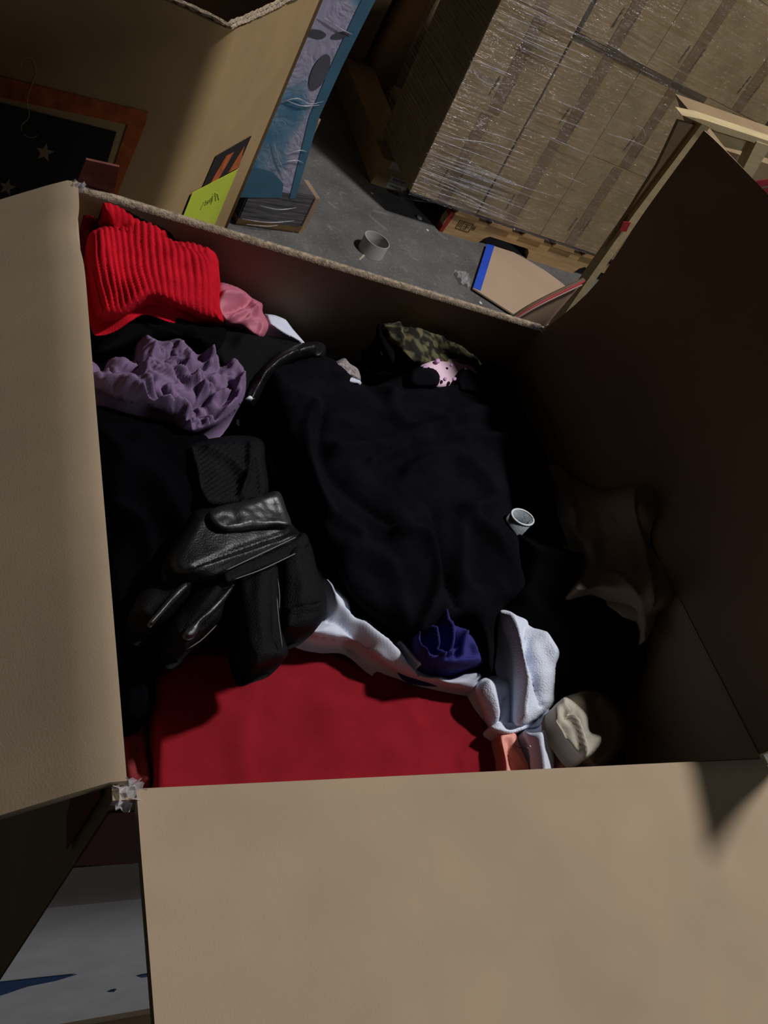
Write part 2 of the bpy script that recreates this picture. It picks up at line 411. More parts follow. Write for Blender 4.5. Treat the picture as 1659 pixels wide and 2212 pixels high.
# ------------------------------------------------------------------ clothes in the carton, lowest first
FILL = mat('filler_black', (.0016, .0015, .0020), rough=1, spec=.02, bump=.5, bs=600)  # near-black layer added to fill the gaps between clothes with darkness
RIDGE_D = [([(760, 1000), (980, 960), (1130, 990)], 30, .012), ([(420, 1000), (560, 1250)], 40, .01), ([(900, 1400), (1200, 1300)], 50, .012)]
cloth('dark_filler', [(100, 470), (420, 520), (760, 690), (1100, 800), (1280, 1000), (1500, 1350), (1560, 1700), (900, 1800), (200, 1800)],
      [(200, 600, -.06), (600, 760, -.10), (1050, 850, -.12), (1200, 1100, -.11), (1300, 1500, -.15), (800, 1500, -.16), (300, 1600, -.16), (700, 1100, -.12)],
      FILL, thick=.01, soft=(.012, 9), ridges=RIDGE_D, drop=.06, sp=14, seed=4,
      label='added black blanket showing as darkness beneath the other clothes in the carton', cat='filler')

RED_FLAT = mat('crimson_cotton', (.255, .012, .021), rough=.95, spec=.05, var=.10, vs=30, bump=.5, bs=1600)
cloth('red_shirt', [(326, 1455), (420, 1395), (560, 1385), (640, 1372), (760, 1400), (900, 1460), (1035, 1497), (1060, 1560), (1085, 1620), (1100, 1700), (1110, 1780), (800, 1790), (325, 1790), (330, 1640)],
      [(330, 1500, -.135), (700, 1450, -.13), (1050, 1550, -.13), (700, 1700, -.13)], RED_FLAT, thick=.02, edge=26, drop=.03, sp=7, smooth_outline=False,
      soft=(.004, 11), ridges=[([(720, 1560), (800, 1600), (1000, 1590)], 50, .003), ([(1000, 1640), (1050, 1560), (1070, 1540)], 12, .002), ([(560, 1440), (520, 1600), (540, 1700)], 30, .0025),
                               ([(860, 1480), (900, 1560)], 22, .002)], seed=11,
      label='flat folded crimson red cotton shirt at the bottom edge of the pile', cat='shirt')
cloth('red_sleeve', [(262, 1560), (318, 1540), (322, 1620), (330, 1720), (290, 1735), (262, 1700)], -.15, mat('dark_red_cotton', (.20, .02, .024), rough=.95, bump=.4, bs=1500),
      thick=.012, edge=20, soft=(.006, 30), ridges=[([(310, 1700), (322, 1600)], 12, .008)], drop=.02, label='small dark red sleeve end squeezed between the left flap and the crimson shirt', cat='sleeve')
cloth('black_trousers', [(225, 1100), (300, 1180), (330, 1300), (318, 1430), (322, 1545), (260, 1550), (245, 1400), (225, 1250)], -.12, NAVY_BLACK, thick=.02, edge=40,
      soft=(.006, 20), ridges=[([(300, 1240), (310, 1400), (315, 1520)], 16, .008), ([(262, 1260), (275, 1500)], 16, .006)],
      label='black trouser leg running down the left wall beneath the glove fingers', cat='trousers')
cloth('black_sweater', [(195, 880), (300, 900), (430, 930), (470, 1000), (440, 1090), (480, 1160), (420, 1250), (330, 1300), (240, 1310), (225, 1150), (205, 1000)],
      [(220, 950, -.05), (400, 1000, -.06), (300, 1250, -.09)], NAVY_BLACK, thick=.022, edge=60, soft=(.008, 14), drop=.04, seed=6,
      ridges=[([(230, 960), (320, 1040), (400, 1160)], 26, .009), ([(240, 1100), (300, 1140), (330, 1250)], 22, .008), ([(300, 960), (400, 1000)], 20, .006)],
      label='black sweater lying left of the black glove and below the purple blouse', cat='sweater')

# grey satin strip and twisted white shirt
GREYW = mat('grey_cotton', (.20, .19, .20), rough=.9, bump=.3, bs=1500)
cloth('grey_scarf', [(570, 950), (600, 960), (650, 1080), (700, 1190), (770, 1290), (760, 1320), (690, 1250), (640, 1190), (600, 1090)], [(590, 980, -.09), (740, 1290, -.115)],
      mat('grey_brown_cotton', (.060, .050, .052), rough=.9, bump=.3, bs=1500), thick=.01, edge=25, drop=.02, soft=(.003, 20),
      label='narrow dark grey scarf between the glove cuff and the black dress', cat='scarf')
WHITE = mat('white_cotton', (.60, .64, .78), rough=.9, spec=.2, var=.04, bump=.25, bs=1400)
def seglin(a, b): return [a, b]
wsh = empty('white_shirt', atz((850, 1430), -.12), 'white cotton shirt twisted into a long band along the top of the crimson shirt', 'shirt')
cloth('shirt_body', [(684, 1232), (712, 1255), (752, 1290), (764, 1328), (800, 1340), (832, 1372), (862, 1404), (900, 1440), (960, 1462), (1000, 1452), (1030, 1446), (1046, 1468), (1024, 1494), (950, 1480), (880, 1462), (820, 1428), (770, 1388), (720, 1384), (672, 1374), (640, 1350), (700, 1330)],
      [(700, 1280, -.085), (760, 1350, -.095), (900, 1460, -.105), (1030, 1480, -.105)], WHITE, wsh, thick=.016, edge=24, drop=.012, sp=4,
      ridges=[([(700, 1262), (728, 1318), (790, 1362), (850, 1410), (900, 1462)], 9, .008), ([(660, 1352), (716, 1336), (760, 1366), (800, 1395)], 8, -.007),
              ([(836, 1380), (870, 1420), (906, 1440)], 6, .006), ([(852, 1388), (878, 1432), (905, 1460)], 5, -.007), ([(940, 1470), (980, 1452), (1030, 1464)], 8, .006)], soft=(.003, 30))
cloth('sleeve_cuff', [(862, 1384), (880, 1392), (912, 1428), (905, 1438), (878, 1412)], -.088, WHITE, wsh, thick=.005, edge=8, drop=.01, sp=4)

# dress: the big black garment across the middle
dress = [(575, 800), (640, 775), (700, 770), (760, 800), (800, 835), (900, 800), (960, 830), (1040, 800), (1085, 790), (1110, 810), (1128, 900), (1130, 960), (1112, 1010),
         (1110, 1080), (1130, 1180), (1135, 1290), (1085, 1330), (1060, 1460), (1000, 1350), (900, 1385), (830, 1355), (764, 1300), (700, 1190), (650, 1080), (600, 950)]
BLACK_DRESS = mat('faded_black_jersey', (.0044, .0040, .0066), rough=.95, spec=.04, bump=.5, bs=1500, var=.3, vs=40)
cloth('black_dress', dress, [(620, 820, -.06), (900, 850, -.07), (1100, 880, -.07), (700, 1100, -.07), (900, 1100, -.055), (1100, 1100, -.07), (850, 1320, -.09), (1060, 1400, -.09)], BLACK_DRESS,
      thick=.028, edge=55, drop=.03, sp=6.5, soft=(.007, 12), crumple=(.0035, 14), seed=21,
      ridges=[([(680, 880), (655, 950), (690, 1080), (780, 1150)], 12, .007), ([(700, 880), (690, 980), (740, 1060), (850, 1120)], 14, -.009), ([(720, 980), (880, 950), (1000, 900), (1120, 880)], 16, .009),
              ([(800, 1000), (920, 960), (1040, 945), (1125, 955)], 12, .008), ([(830, 850), (860, 910), (900, 935)], 14, .007), ([(860, 1140), (930, 1150), (950, 1240), (900, 1380)], 11, .008),
              ([(880, 1020), (960, 990), (1030, 1020), (1060, 1090), (1020, 1100)], 14, .009), ([(1000, 1100), (1080, 1180), (1130, 1280)], 12, .009), ([(950, 1110), (960, 1200), (990, 1300)], 10, -.010),
              ([(840, 860), (960, 850), (1080, 830), (1115, 850)], 11, .007), ([(760, 1180), (840, 1210), (870, 1330)], 22, .006), ([(1000, 1130), (1000, 1260)], 14, .007)],
      label='large crumpled black jersey dress lying across the middle of the carton', cat='dress')
cloth('black_coat', [(1110, 1150), (1180, 1160), (1250, 1190), (1268, 1215), (1240, 1260), (1330, 1275), (1390, 1340), (1400, 1420), (1380, 1500), (1300, 1505), (1240, 1540), (1200, 1480), (1120, 1440), (1070, 1340), (1110, 1250)],
      [(1150, 1180, -.075), (1350, 1350, -.07), (1300, 1480, -.10), (1120, 1400, -.10)], BLACK_JERSEY, thick=.03, edge=50, drop=.04, soft=(.008, 12), seed=30,
      ridges=[([(1120, 1190), (1200, 1210), (1260, 1215)], 18, .01), ([(1250, 1280), (1350, 1330), (1380, 1430)], 30, .010), ([(1130, 1300), (1220, 1380)], 30, .008)],
      label='black coat bundled in the right part of the carton below the beige blouse', cat='coat')
cloth('black_skirt', [(1112, 840), (1150, 860), (1190, 960), (1200, 1040), (1240, 1110), (1262, 1200), (1180, 1170), (1150, 1100), (1100, 1090), (1110, 990)], [(1130, 880, -.085), (1220, 1150, -.07)], BLACK_JERSEY,
      thick=.02, edge=40, drop=.03, soft=(.005, 16), label='black skirt edge between the black dress and the right wall', cat='skirt')
# beige blouse against the right flap
BEIGE = mat('beige_linen', (.33, .26, .20), rough=.95, bump=.4, bs=1400, var=.12, vs=20)
cloth('beige_blouse', [(1182, 1008), (1205, 1000), (1232, 1018), (1300, 1058), (1375, 1044), (1415, 1058), (1428, 1130), (1440, 1200), (1460, 1270), (1458, 1295), (1420, 1325), (1414, 1350), (1392, 1385), (1380, 1350), (1362, 1300), (1300, 1275), (1240, 1275), (1268, 1215), (1225, 1130), (1200, 1050)],
      [(1190, 1010, -.06), (1400, 1060, .018), (1440, 1270, -.005), (1390, 1370, -.035), (1250, 1200, -.045)], BEIGE, thick=.008, edge=20, drop=.015, sp=5, soft=(.004, 22), seed=41, clamp=True, lim=(.006, .497, .006, .5),
      ridges=[([(1368, 1060), (1358, 1100), (1395, 1200), (1408, 1300)], 8, .006), ([(1372, 1080), (1380, 1130), (1410, 1230), (1418, 1300)], 7, -.006), ([(1215, 1010), (1228, 1080), (1240, 1130)], 7, .005),
              ([(1260, 1080), (1280, 1150), (1260, 1220)], 20, .005), ([(1290, 1240), (1340, 1250), (1380, 1340)], 10, .005)],
      label='beige linen blouse pushed up against the right side of the carton', cat='blouse')
# denim cuff roll
dn = empty('denim_cuff', atz((1130, 1120), -.06), 'light grey-blue denim trouser cuff poking up beside the black dress', 'trousers')
DEN = mat('light_denim', (.50, .56, .62), rough=.9, bump=.9, bs=2200, var=.25, vs=700)
DENL = mat('denim_hem', (.80, .85, .90), rough=.9)
def arc_sheet(name, c, rx, ry, a0, a1, z0, z1, m, parent, thick=.0015, n=28, tilt=0):
    bm = bmesh.new(); lo_ = []; hi_ = []
    for i in range(n + 1):
        t = math.radians(a0 + (a1 - a0) * i / n)
        lo_.append(bm.verts.new((c[0] + rx * math.cos(t), c[1] + ry * math.sin(t), z0)))
        hi_.append(bm.verts.new((c[0] + rx * math.cos(t), c[1] + ry * math.sin(t), z1 + tilt * math.cos(t))))
    for i in range(n): bm.faces.new((lo_[i], lo_[i + 1], hi_[i + 1], hi_[i]))
    o = from_bm(name, bm, m, parent, True); s = o.modifiers.new('s', 'SOLIDIFY'); s.thickness = thick; return o
dc = atz((1130, 1116), -.036)
arc_sheet('cuff', dc, .0125, .0095, 0, 360, RIM - .085, RIM - .037, DEN, dn)
arc_sheet('hem', dc, .0130, .0100, 0, 360, RIM - .0385, RIM - .0362, DENL, dn)

# camouflage trousers by the far wall
CAMO = mat('camouflage', (.11, .10, .045), col2=(.006, .006, .004), rough=.9, vs=95, vdet=1.5, bump=.3, bs=1400, vedge=(.46, .60))
cam_t = empty('camouflage_trousers', atz((930, 730), -.08), 'folded camouflage trousers lying along the far wall of the carton', 'trousers')
cloth('trouser_leg', [(820, 700), (850, 685), (880, 694), (940, 712), (990, 730), (1030, 760), (1034, 790), (960, 800), (880, 780), (840, 745)], [(840, 700, -.05), (1020, 770, -.065)], CAMO, cam_t,
      thick=.02, edge=26, drop=.03, sp=5, soft=(.004, 30), ridges=[([(870, 696), (880, 740), (900, 770)], 7, -.008), ([(860, 690), (868, 740)], 7, .006), ([(905, 715), (1000, 750)], 10, .004)])
cloth('waistband', [(815, 690), (845, 682), (862, 700), (862, 760), (845, 790), (822, 760), (808, 720)], -.058, BLACK_KNIT, cam_t, thick=.02, edge=16, drop=.02, sp=5)
cloth('black_camisole', [(800, 760), (850, 740), (900, 770), (905, 800), (850, 820), (780, 810)], -.075, NAVY_BLACK, thick=.014, edge=18, soft=(.004, 30), drop=.02,
      ridges=[([(810, 770), (890, 790)], 10, .006)], label='small black camisole between the grey lace and the camouflage trousers', cat='camisole')
cloth('beige_button_tab', [(822, 757), (838, 752), (846, 760), (836, 768), (824, 768)], -.055, mat('dull_tan', (.25, .19, .15), rough=.8), thick=.004, edge=6, sp=3, drop=.008,
      label='tiny tan cloth tab below the waistband of the camouflage trousers', cat='tab')
# pink spotted bag
spot = mat('pink_satin', (.78, .56, .68), rough=.55, spec=.4, var=.05)
sp_o = empty('pink_spotted_pouch', atz((965, 800), -.07), 'round pink pouch with purple dots standing behind the black dress', 'pouch')
ring = [(902, 800), (915, 780), (940, 766), (968, 763), (1000, 770), (1022, 788), (1032, 812), (1020, 830), (960, 842), (920, 834)]
PO = dict(edge=24, drop=.016, sp=4)
pouch_z = [(905, 800, -.052), (1030, 810, -.060)]
cloth('pouch_body', ring, pouch_z, spot, sp_o, thick=.012, **PO)
DOT = mat('purple_dot', (.55, .32, .58), rough=.6)
for (dx_, dy_, r_) in ((946, 779, 5.5), (919, 793, 6), (975, 788, 3), (982, 818, 4.5), (1008, 796, 4), (962, 818, 4)):
    cloth('purple_dot', [(dx_ + r_ * math.cos(k), dy_ + r_ * .9 * math.sin(k)) for k in np.linspace(0, 5.5, 7)], -.0385, DOT, sp_o, thick=.0006, edge=3, drop=.0012, sp=2.5)
cloth('black_strap', [(888, 800), (915, 790), (940, 795), (952, 812), (944, 835), (900, 840), (880, 825)], -.048, BLACK_DRESS, thick=.014, edge=14, sp=4, drop=.02,
      label='black dress strap curling over the left side of the pink spotted pouch', cat='strap')
cloth('black_strap', [(985, 812), (996, 796), (1012, 796), (1040, 812), (1090, 800), (1100, 850), (1000, 850), (984, 832)], -.050, BLACK_DRESS, thick=.015, edge=14, sp=4, drop=.02,
      label='black dress strap curling over the right side of the pink spotted pouch', cat='strap')
cloth('pink_ribbon', [(1038, 770), (1052, 765), (1066, 768), (1064, 776), (1048, 777)], -.058, mat('dusty_pink', (.30, .14, .16), rough=.8), thick=.004, edge=6, sp=3, drop=.01,
      label='small dusty pink ribbon end right of the camouflage trousers', cat='ribbon')
# grey lace with white lining
lc = empty('lace_top', atz((740, 800), -.07), 'grey lace top with white lining behind the black dress', 'top')
cloth('lace_edge', [(697, 790), (722, 782), (744, 774), (756, 786), (774, 798), (778, 824), (750, 815), (722, 806)], -.058, mat('grey_lace', (.34, .30, .31), rough=.95, bump=1, bs=900, var=.4, vs=350), lc, thick=.009, edge=12, sp=3.5, crumple=(.004, 90), drop=.015)
cloth('lining', [(716, 798), (740, 806), (778, 822), (776, 830), (748, 828), (730, 815)], -.052, WHITE, lc, thick=.007, edge=8, sp=3.5, drop=.015)

# pink shirt, white shirt tail, leather items top left
PINK = mat('pink_satin_cloth', (.47, .13, .20), rough=.6, spec=.4, var=.08, bump=.2, bs=1500)
cloth('pink_shirt', [(470, 616), (490, 610), (520, 622), (545, 644), (566, 655), (568, 675), (580, 700), (574, 720), (556, 734), (520, 712), (485, 700), (462, 660)],
      [(480, 640, -.038), (560, 700, -.055)], PINK, thick=.014, edge=16, drop=.02, sp=4, seed=51, soft=(.003, 40),
      ridges=[([(482, 640), (520, 640), (548, 650)], 7, .006), ([(490, 668), (530, 656), (545, 648), (562, 672)], 5, -.008), ([(500, 690), (540, 676), (572, 682)], 6, .006), ([(505, 705), (540, 696), (568, 706), (560, 730)], 5, .005),
              ([(545, 650), (548, 675), (535, 690)], 5, .006)], label='crumpled pink satin shirt against the far wall, right of the red turtleneck', cat='shirt')
cloth('white_envelope', [(572, 678), (592, 680), (616, 688), (632, 710), (658, 740), (650, 744), (608, 724), (580, 705)], [(590, 690, -.06), (650, 738, -.075)], WHITE, thick=.006, edge=8, drop=.01, sp=4, smooth_outline=False,
      ridges=[([(582, 702), (615, 722), (652, 742)], 4, .004)], label='white folded paper envelope beside the pink shirt by the far wall', cat='envelope')
jk = empty('leather_jacket', atz((600, 780), -.06), 'black leather jacket sleeve behind the purple blouse, by the far wall', 'jacket')
cloth('jacket_body', [(470, 705), (540, 715), (600, 730), (660, 745), (640, 775), (590, 790), (560, 830), (530, 870), (490, 820), (440, 760)], [(500, 740, -.06), (650, 750, -.075), (540, 850, -.065)], mat('grey_black_twill', (.0035, .004, .005), rough=.8, spec=.08, bump=.6, bs=900), jk, thick=.02, edge=36, drop=.02,
      soft=(.004, 20), ridges=[([(520, 740), (620, 745)], 14, .005)])
cloth('jacket_sleeve', [(528, 868), (538, 832), (566, 792), (604, 762), (650, 742), (690, 738), (704, 752), (696, 776), (652, 776), (612, 792), (582, 822), (560, 862), (542, 880)], [(540, 870, -.060), (600, 780, -.050), (700, 760, -.062)], LEATHER, jk,
      thick=.016, edge=20, drop=.015, sp=4, soft=(.004, 45), ridges=[([(690, 745), (684, 772)], 4, -.004), ([(560, 812), (610, 770), (680, 752)], 6, .004)])
sweep('plastic_tag', pxpath([(530, 862, -.045), (540, 860, -.044), (550, 861, -.046)]), [.0018, .0022, .0016], mat('white_plastic', (.75, .78, .8), rough=.3), None)
tag(bpy.data.objects['plastic_tag'], 'tiny white plastic tag lying right of the purple blouse', 'tag')

# red ribbed turtleneck
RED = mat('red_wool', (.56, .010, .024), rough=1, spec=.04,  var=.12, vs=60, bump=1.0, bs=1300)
tn = empty('red_turtleneck', atz((330, 600), -.03), 'bright red ribbed wool turtleneck bunched in the back left corner of the carton', 'sweater')
def ribs(xl, xr, n, amp):
    yl = np.array([p[1] for p in xl]); xa = np.array([p[0] for p in xl]); yr = np.array([p[1] for p in xr]); xb = np.array([p[0] for p in xr])
    def f(Q, d):
        a = np.interp(Q[:, 1], yl, xa); b = np.interp(Q[:, 1], yr, xb); u = (Q[:, 0] - a) / (b - a)
        wv = np.array([noise.noise(Vector((x * .011, y * .011, 3))) for x, y in Q]) * .28
        ph = (u * n + wv) % 1.0
        return amp * (np.abs(np.sin(np.pi * ph)) ** .6 - .6)
    return f
cloth('sweater_body', [(165, 430), (245, 430), (300, 470), (330, 560), (300, 700), (240, 730), (200, 760), (188, 700), (175, 560)], [(190, 450, -.018), (180, 560, -.030), (340, 500, -.060), (330, 600, -.075), (250, 700, -.085), (190, 640, -.055)], mat('shaded_red_knit', (.10, .003, .005), rough=1, spec=.03, bump=.9, bs=1200), tn,  # same red wool, darkened to hold the shade around the collar
      thick=.014, edge=40, soft=(.004, 25), drop=.03, sp=6, ridges=[([(190, 720), (240, 700), (300, 690)], 20, .006)])
cloth('collar_band', [(218, 438), (236, 424), (262, 436), (300, 446), (340, 458), (372, 490), (352, 512), (320, 520), (280, 512), (250, 492), (232, 470)], [(230, 435, .004), (262, 436, .006), (340, 465, -.004), (360, 500, -.010), (250, 492, -.012), (320, 520, -.012)], RED, tn, thick=.006, edge=12, drop=.012, sp=3.2,
      func=ribs([(214, 420), (230, 520)], [(362, 420), (380, 520)], 11, .0022), ridges=[([(238, 476), (255, 486), (268, 482)], 5, -.012)])
cloth('folded_collar', [(190, 512), (212, 492), (246, 478), (290, 474), (340, 486), (372, 512), (420, 512), (458, 522), (470, 550), (476, 610), (482, 650), (485, 694), (462, 697), (430, 690), (400, 676), (370, 664), (330, 650), (300, 664), (270, 684), (240, 694), (210, 690), (196, 650), (186, 580)],
      [(200, 500, -.018), (460, 530, -.020), (200, 680, -.038), (470, 690, -.040), (330, 600, -.018)], RED, tn, thick=.018, edge=30, drop=.006, sp=2.6,
      func=ribs([(178, 470), (182, 560), (212, 700)], [(452, 470), (478, 560), (490, 700)], 21, .0032), ridges=[([(300, 484), (380, 540), (420, 560), (440, 640)], 26, .006), ([(360, 505), (395, 535), (440, 540)], 16, -.005), ([(215, 500), (240, 600), (230, 680)], 22, .004)], soft=(.003, 20))
# black knitted hat rim under it
cloth('black_beanie', [(245, 705), (300, 668), (335, 655), (372, 668), (430, 695), (486, 700), (495, 728), (480, 762), (440, 765), (400, 740), (350, 740), (300, 745), (220, 770), (200, 760)],
      [(250, 720, -.056), (480, 730, -.056)], BLACK_KNIT, thick=.02, edge=26, drop=.02, sp=4.5, soft=(.003, 30), seed=60,
      ridges=[([(330, 675), (400, 700), (480, 715)], 6, .004), ([(330, 690), (400, 716), (475, 730)], 6, .004), ([(320, 706), (400, 732), (470, 745)], 6, .004)],
      label='fuzzy black knitted beanie squeezed out under the red turtleneck', cat='hat')
# purple blouse
PURP = mat('mauve_cotton', (.175, .118, .215), rough=.95, spec=.15, var=.06, bump=.4, bs=1400)
pb = empty('purple_blouse', atz((380, 830), -.05), 'crumpled mauve purple cotton blouse with gathered elastic, left in the pile', 'blouse')
cloth('blouse_body', [(178, 772), (205, 784), (222, 800), (236, 776), (262, 772), (288, 778), (294, 740), (318, 722), (350, 736), (388, 730), (412, 752), (430, 766), (450, 752), (472, 766), (478, 790), (500, 776), (524, 790), (532, 830), (522, 870), (490, 904), (440, 930), (400, 933), (372, 906), (330, 880), (270, 870), (225, 852), (200, 838), (180, 820)],
      [(190, 800, -.05), (330, 750, -.05), (500, 800, -.052), (400, 900, -.055), (350, 830, -.04)], PURP, pb, thick=.020, edge=26, drop=.022, sp=3.0, crumple=(.0092, 66), soft=(.003, 20), seed=71,
      ridges=[([(240, 792), (300, 800), (318, 830), (360, 858), (380, 868)], 7, -.010), ([(300, 776), (350, 770), (395, 752), (412, 775)], 6, -.008), ([(262, 840), (330, 845), (400, 890), (405, 925)], 9, .009),
              ([(340, 845), (400, 870), (440, 862), (470, 845)], 6, -.010), ([(345, 868), (385, 875), (420, 900)], 5, .006), ([(400, 800), (440, 790), (476, 796)], 5, -.010), ([(420, 820), (450, 850), (500, 845), (522, 820)], 8, .010),
              ([(312, 735), (330, 760), (320, 790)], 8, .007), ([(385, 742), (410, 770), (400, 800)], 8, .008), ([(500, 780), (520, 800), (520, 850), (490, 890)], 7, .009), ([(495, 812), (505, 840), (480, 870)], 5, -.009),
              ([(450, 762), (455, 790)], 9, .008), ([(408, 905), (430, 890), (470, 890)], 6, -.007), ([(215, 815), (260, 830), (300, 850)], 10, .006)])

# the big black glove on top of the crimson shirt
gl = empty('black_glove', atz((500, 1200), -.06), 'large black leather and textile glove lying on the pile, fingers over the crimson shirt', 'glove')
cloth('cuff', [(392, 990), (404, 962), (450, 948), (520, 940), (566, 952), (574, 1000), (580, 1060), (560, 1085), (500, 1100), (440, 1098), (415, 1050)], [(420, 970, -.05), (560, 960, -.055), (500, 1090, -.05)], GLOVE_CLOTH, gl,
      thick=.020, edge=24, drop=.02, sp=4, soft=(.003, 25), ridges=[([(410, 975), (420, 1010), (425, 1050)], 7, .007), ([(450, 970), (500, 1000), (530, 1040)], 9, .005), ([(540, 960), (535, 1010), (520, 1070)], 6, .006), ([(550, 985), (560, 1060)], 5, -.005)],
      func=lambda Q, d: .0009 * np.sin(Q[:, 0] * .35 + Q[:, 1] * .55) * (d > 14))
cloth('back_of_hand', [(430, 1090), (520, 1076), (600, 1070), (630, 1130), (655, 1160), (660, 1190), (600, 1220), (520, 1250), (450, 1262), (400, 1260), (370, 1240), (360, 1200), (400, 1130)], [(450, 1110, -.052), (620, 1120, -.056), (420, 1240, -.052), (640, 1190, -.060)], LEATHER, gl,
      thick=.022, edge=34, drop=.02, sp=5, soft=(.003, 20), ridges=[([(400, 1245), (500, 1210), (600, 1175), (650, 1155)], 8, .004), ([(420, 1225), (520, 1185), (620, 1150)], 4, -.003)])
cloth('knuckle_strap', [(448, 1110), (470, 1094), (520, 1082), (566, 1070), (602, 1062), (618, 1100), (628, 1135), (590, 1138), (540, 1146), (490, 1150), (462, 1138)], [(460, 1120, -.034), (610, 1100, -.036)], LEATHER_SHINE, gl,
      thick=.010, edge=16, drop=.008, sp=4, soft=(.004, 40), seed=5)
def finger(outline, zz, ridges, shine=None, seamp=None):
    f = cloth('finger', outline, zz, GLOVE_CLOTH, gl, thick=.020, edge=30, drop=.016, sp=4, ridges=ridges, soft=(.003, 30), seed=len(outline))
    if shine: cloth('finger_highlight', shine[0], shine[1], LEATHER_SHINE, f, thick=.004, edge=7, drop=.004, sp=2.6, soft=(.003, 60))  # glossy strips shaped as the highlights along the fingers
    if seamp: sweep('seam', pxpath(seamp), [.0004] * 3, STITCH, f, n=6)
finger([(300, 1285), (330, 1262), (375, 1252), (425, 1235), (440, 1255), (400, 1300), (360, 1340), (335, 1352), (308, 1344), (288, 1318)], [(430, 1240, -.060), (300, 1330, -.066)], [([(420, 1250), (330, 1335)], 10, .003)],
       ([(424, 1242), (412, 1262), (380, 1296), (352, 1326), (330, 1348), (322, 1342), (338, 1322), (366, 1288), (398, 1256)], -.042))
finger([(366, 1345), (392, 1308), (436, 1266), (487, 1232), (516, 1240), (506, 1275), (490, 1300), (478, 1340), (445, 1372), (419, 1392), (396, 1404), (372, 1382)], [(490, 1240, -.056), (390, 1390, -.066)], [([(480, 1250), (410, 1350)], 12, .003), ([(500, 1275), (440, 1350)], 6, -.003)],
       ([(506, 1262), (490, 1292), (462, 1322), (436, 1344), (424, 1370), (404, 1376), (398, 1362), (420, 1342), (452, 1312), (482, 1280)], -.040),
       [(400, 1404, -.056), (432, 1385, -.052), (468, 1350, -.050)])
finger([(512, 1240), (550, 1222), (600, 1216), (606, 1285), (610, 1360), (622, 1408), (612, 1424), (588, 1432), (551, 1442), (530, 1414), (518, 1370), (512, 1310)], [(555, 1230, -.052), (575, 1420, -.050)], [([(560, 1240), (558, 1330), (572, 1410)], 14, .003), ([(590, 1240), (596, 1380)], 6, -.003)],
       None, [(598, 1290, -.028), (602, 1340, -.027), (610, 1400, -.030)])
finger([(604, 1190), (636, 1172), (668, 1170), (686, 1231), (704, 1285), (704, 1326), (692, 1346), (668, 1361), (635, 1365), (608, 1352), (604, 1268)], [(640, 1180, -.054), (660, 1350, -.056)], [([(640, 1190), (650, 1260), (655, 1330)], 14, .003), ([(612, 1318), (660, 1316), (702, 1306)], 8, .004)],
       None, [(600, 1250, -.040), (604, 1290, -.040), (602, 1325, -.044)])
cloth('knuckle_guard', [(480, 1240), (510, 1215), (560, 1200), (620, 1170), (655, 1150), (668, 1175), (640, 1200), (580, 1225), (520, 1250), (490, 1262)], [(500, 1240, -.036), (650, 1165, -.042)], GLOVE_CLOTH, gl, thick=.007, edge=10, drop=.01, sp=4)
for pts in ([(488, 1232, -.026), (560, 1198, -.026), (640, 1160, -.033)], [(505, 1252, -.027), (570, 1228, -.027), (650, 1190, -.034)]):
    sweep('stitching', pxpath(pts), [.0004] * 3, STITCH, gl, n=6)

# violet ruffled top
VIO = mat('deep_violet', (.020, .017, .155), rough=.85, bump=.5, bs=1300)
cloth('violet_ruffle', [(886, 1352), (912, 1342), (940, 1348), (950, 1312), (966, 1316), (975, 1345), (992, 1352), (1010, 1362), (1030, 1385), (1050, 1408), (1046, 1430), (1020, 1444), (970, 1446), (920, 1436), (895, 1412), (888, 1380)],
      [(900, 1370, -.085), (1040, 1420, -.09), (960, 1330, -.075)], VIO, thick=.016, edge=18, drop=.02, sp=3.2, soft=(.002, 30), seed=81,
      ridges=[([(902, 1350), (898, 1385), (912, 1420)], 6, .008), ([(930, 1352), (938, 1390), (948, 1425)], 6, .010), ([(918, 1350), (918, 1385), (925, 1405)], 4, -.010), ([(958, 1325), (968, 1375), (968, 1420)], 7, .010),
              ([(948, 1355), (955, 1395)], 4, -.011), ([(1005, 1362), (995, 1390), (990, 1420)], 6, .009), ([(986, 1358), (980, 1395)], 4, -.009), ([(1018, 1375), (1025, 1410)], 6, .005), ([(900, 1410), (960, 1434), (1030, 1430)], 8, .006), ([(925, 1402), (975, 1412)], 5, -.006)],
      label='deep violet ruffled top bunched above the white twisted shirt', cat='top')

# white sock
SOCK = mat('white_terry', (.74, .80, .96), rough=1, spec=.1, sheen=.3, bump=.9, bs=700, var=.04)
sk = empty('white_sock', atz((1140, 1450), -.06), 'thick white terry sock lying upright at the lower right of the pile', 'sock')
cloth('sock_leg', [(1076, 1322), (1090, 1316), (1112, 1322), (1145, 1332), (1157, 1354), (1180, 1362), (1196, 1384), (1211, 1408), (1204, 1440), (1198, 1490), (1196, 1520), (1170, 1545), (1130, 1570), (1108, 1562), (1106, 1500), (1106, 1440), (1096, 1390), (1080, 1350)],
      [(1090, 1330, -.078), (1200, 1410, -.075), (1150, 1550, -.095)], SOCK, sk, thick=.020, edge=30, drop=.014, sp=4, soft=(.003, 25),
      ridges=[([(1098, 1330), (1118, 1400), (1130, 1480), (1128, 1550)], 12, .007), ([(1140, 1350), (1132, 1400), (1152, 1440), (1172, 1520)], 8, -.007), ([(1160, 1365), (1185, 1385), (1200, 1420)], 10, .006), ([(1145, 1380), (1142, 1405), (1148, 1425)], 7, -.006)])
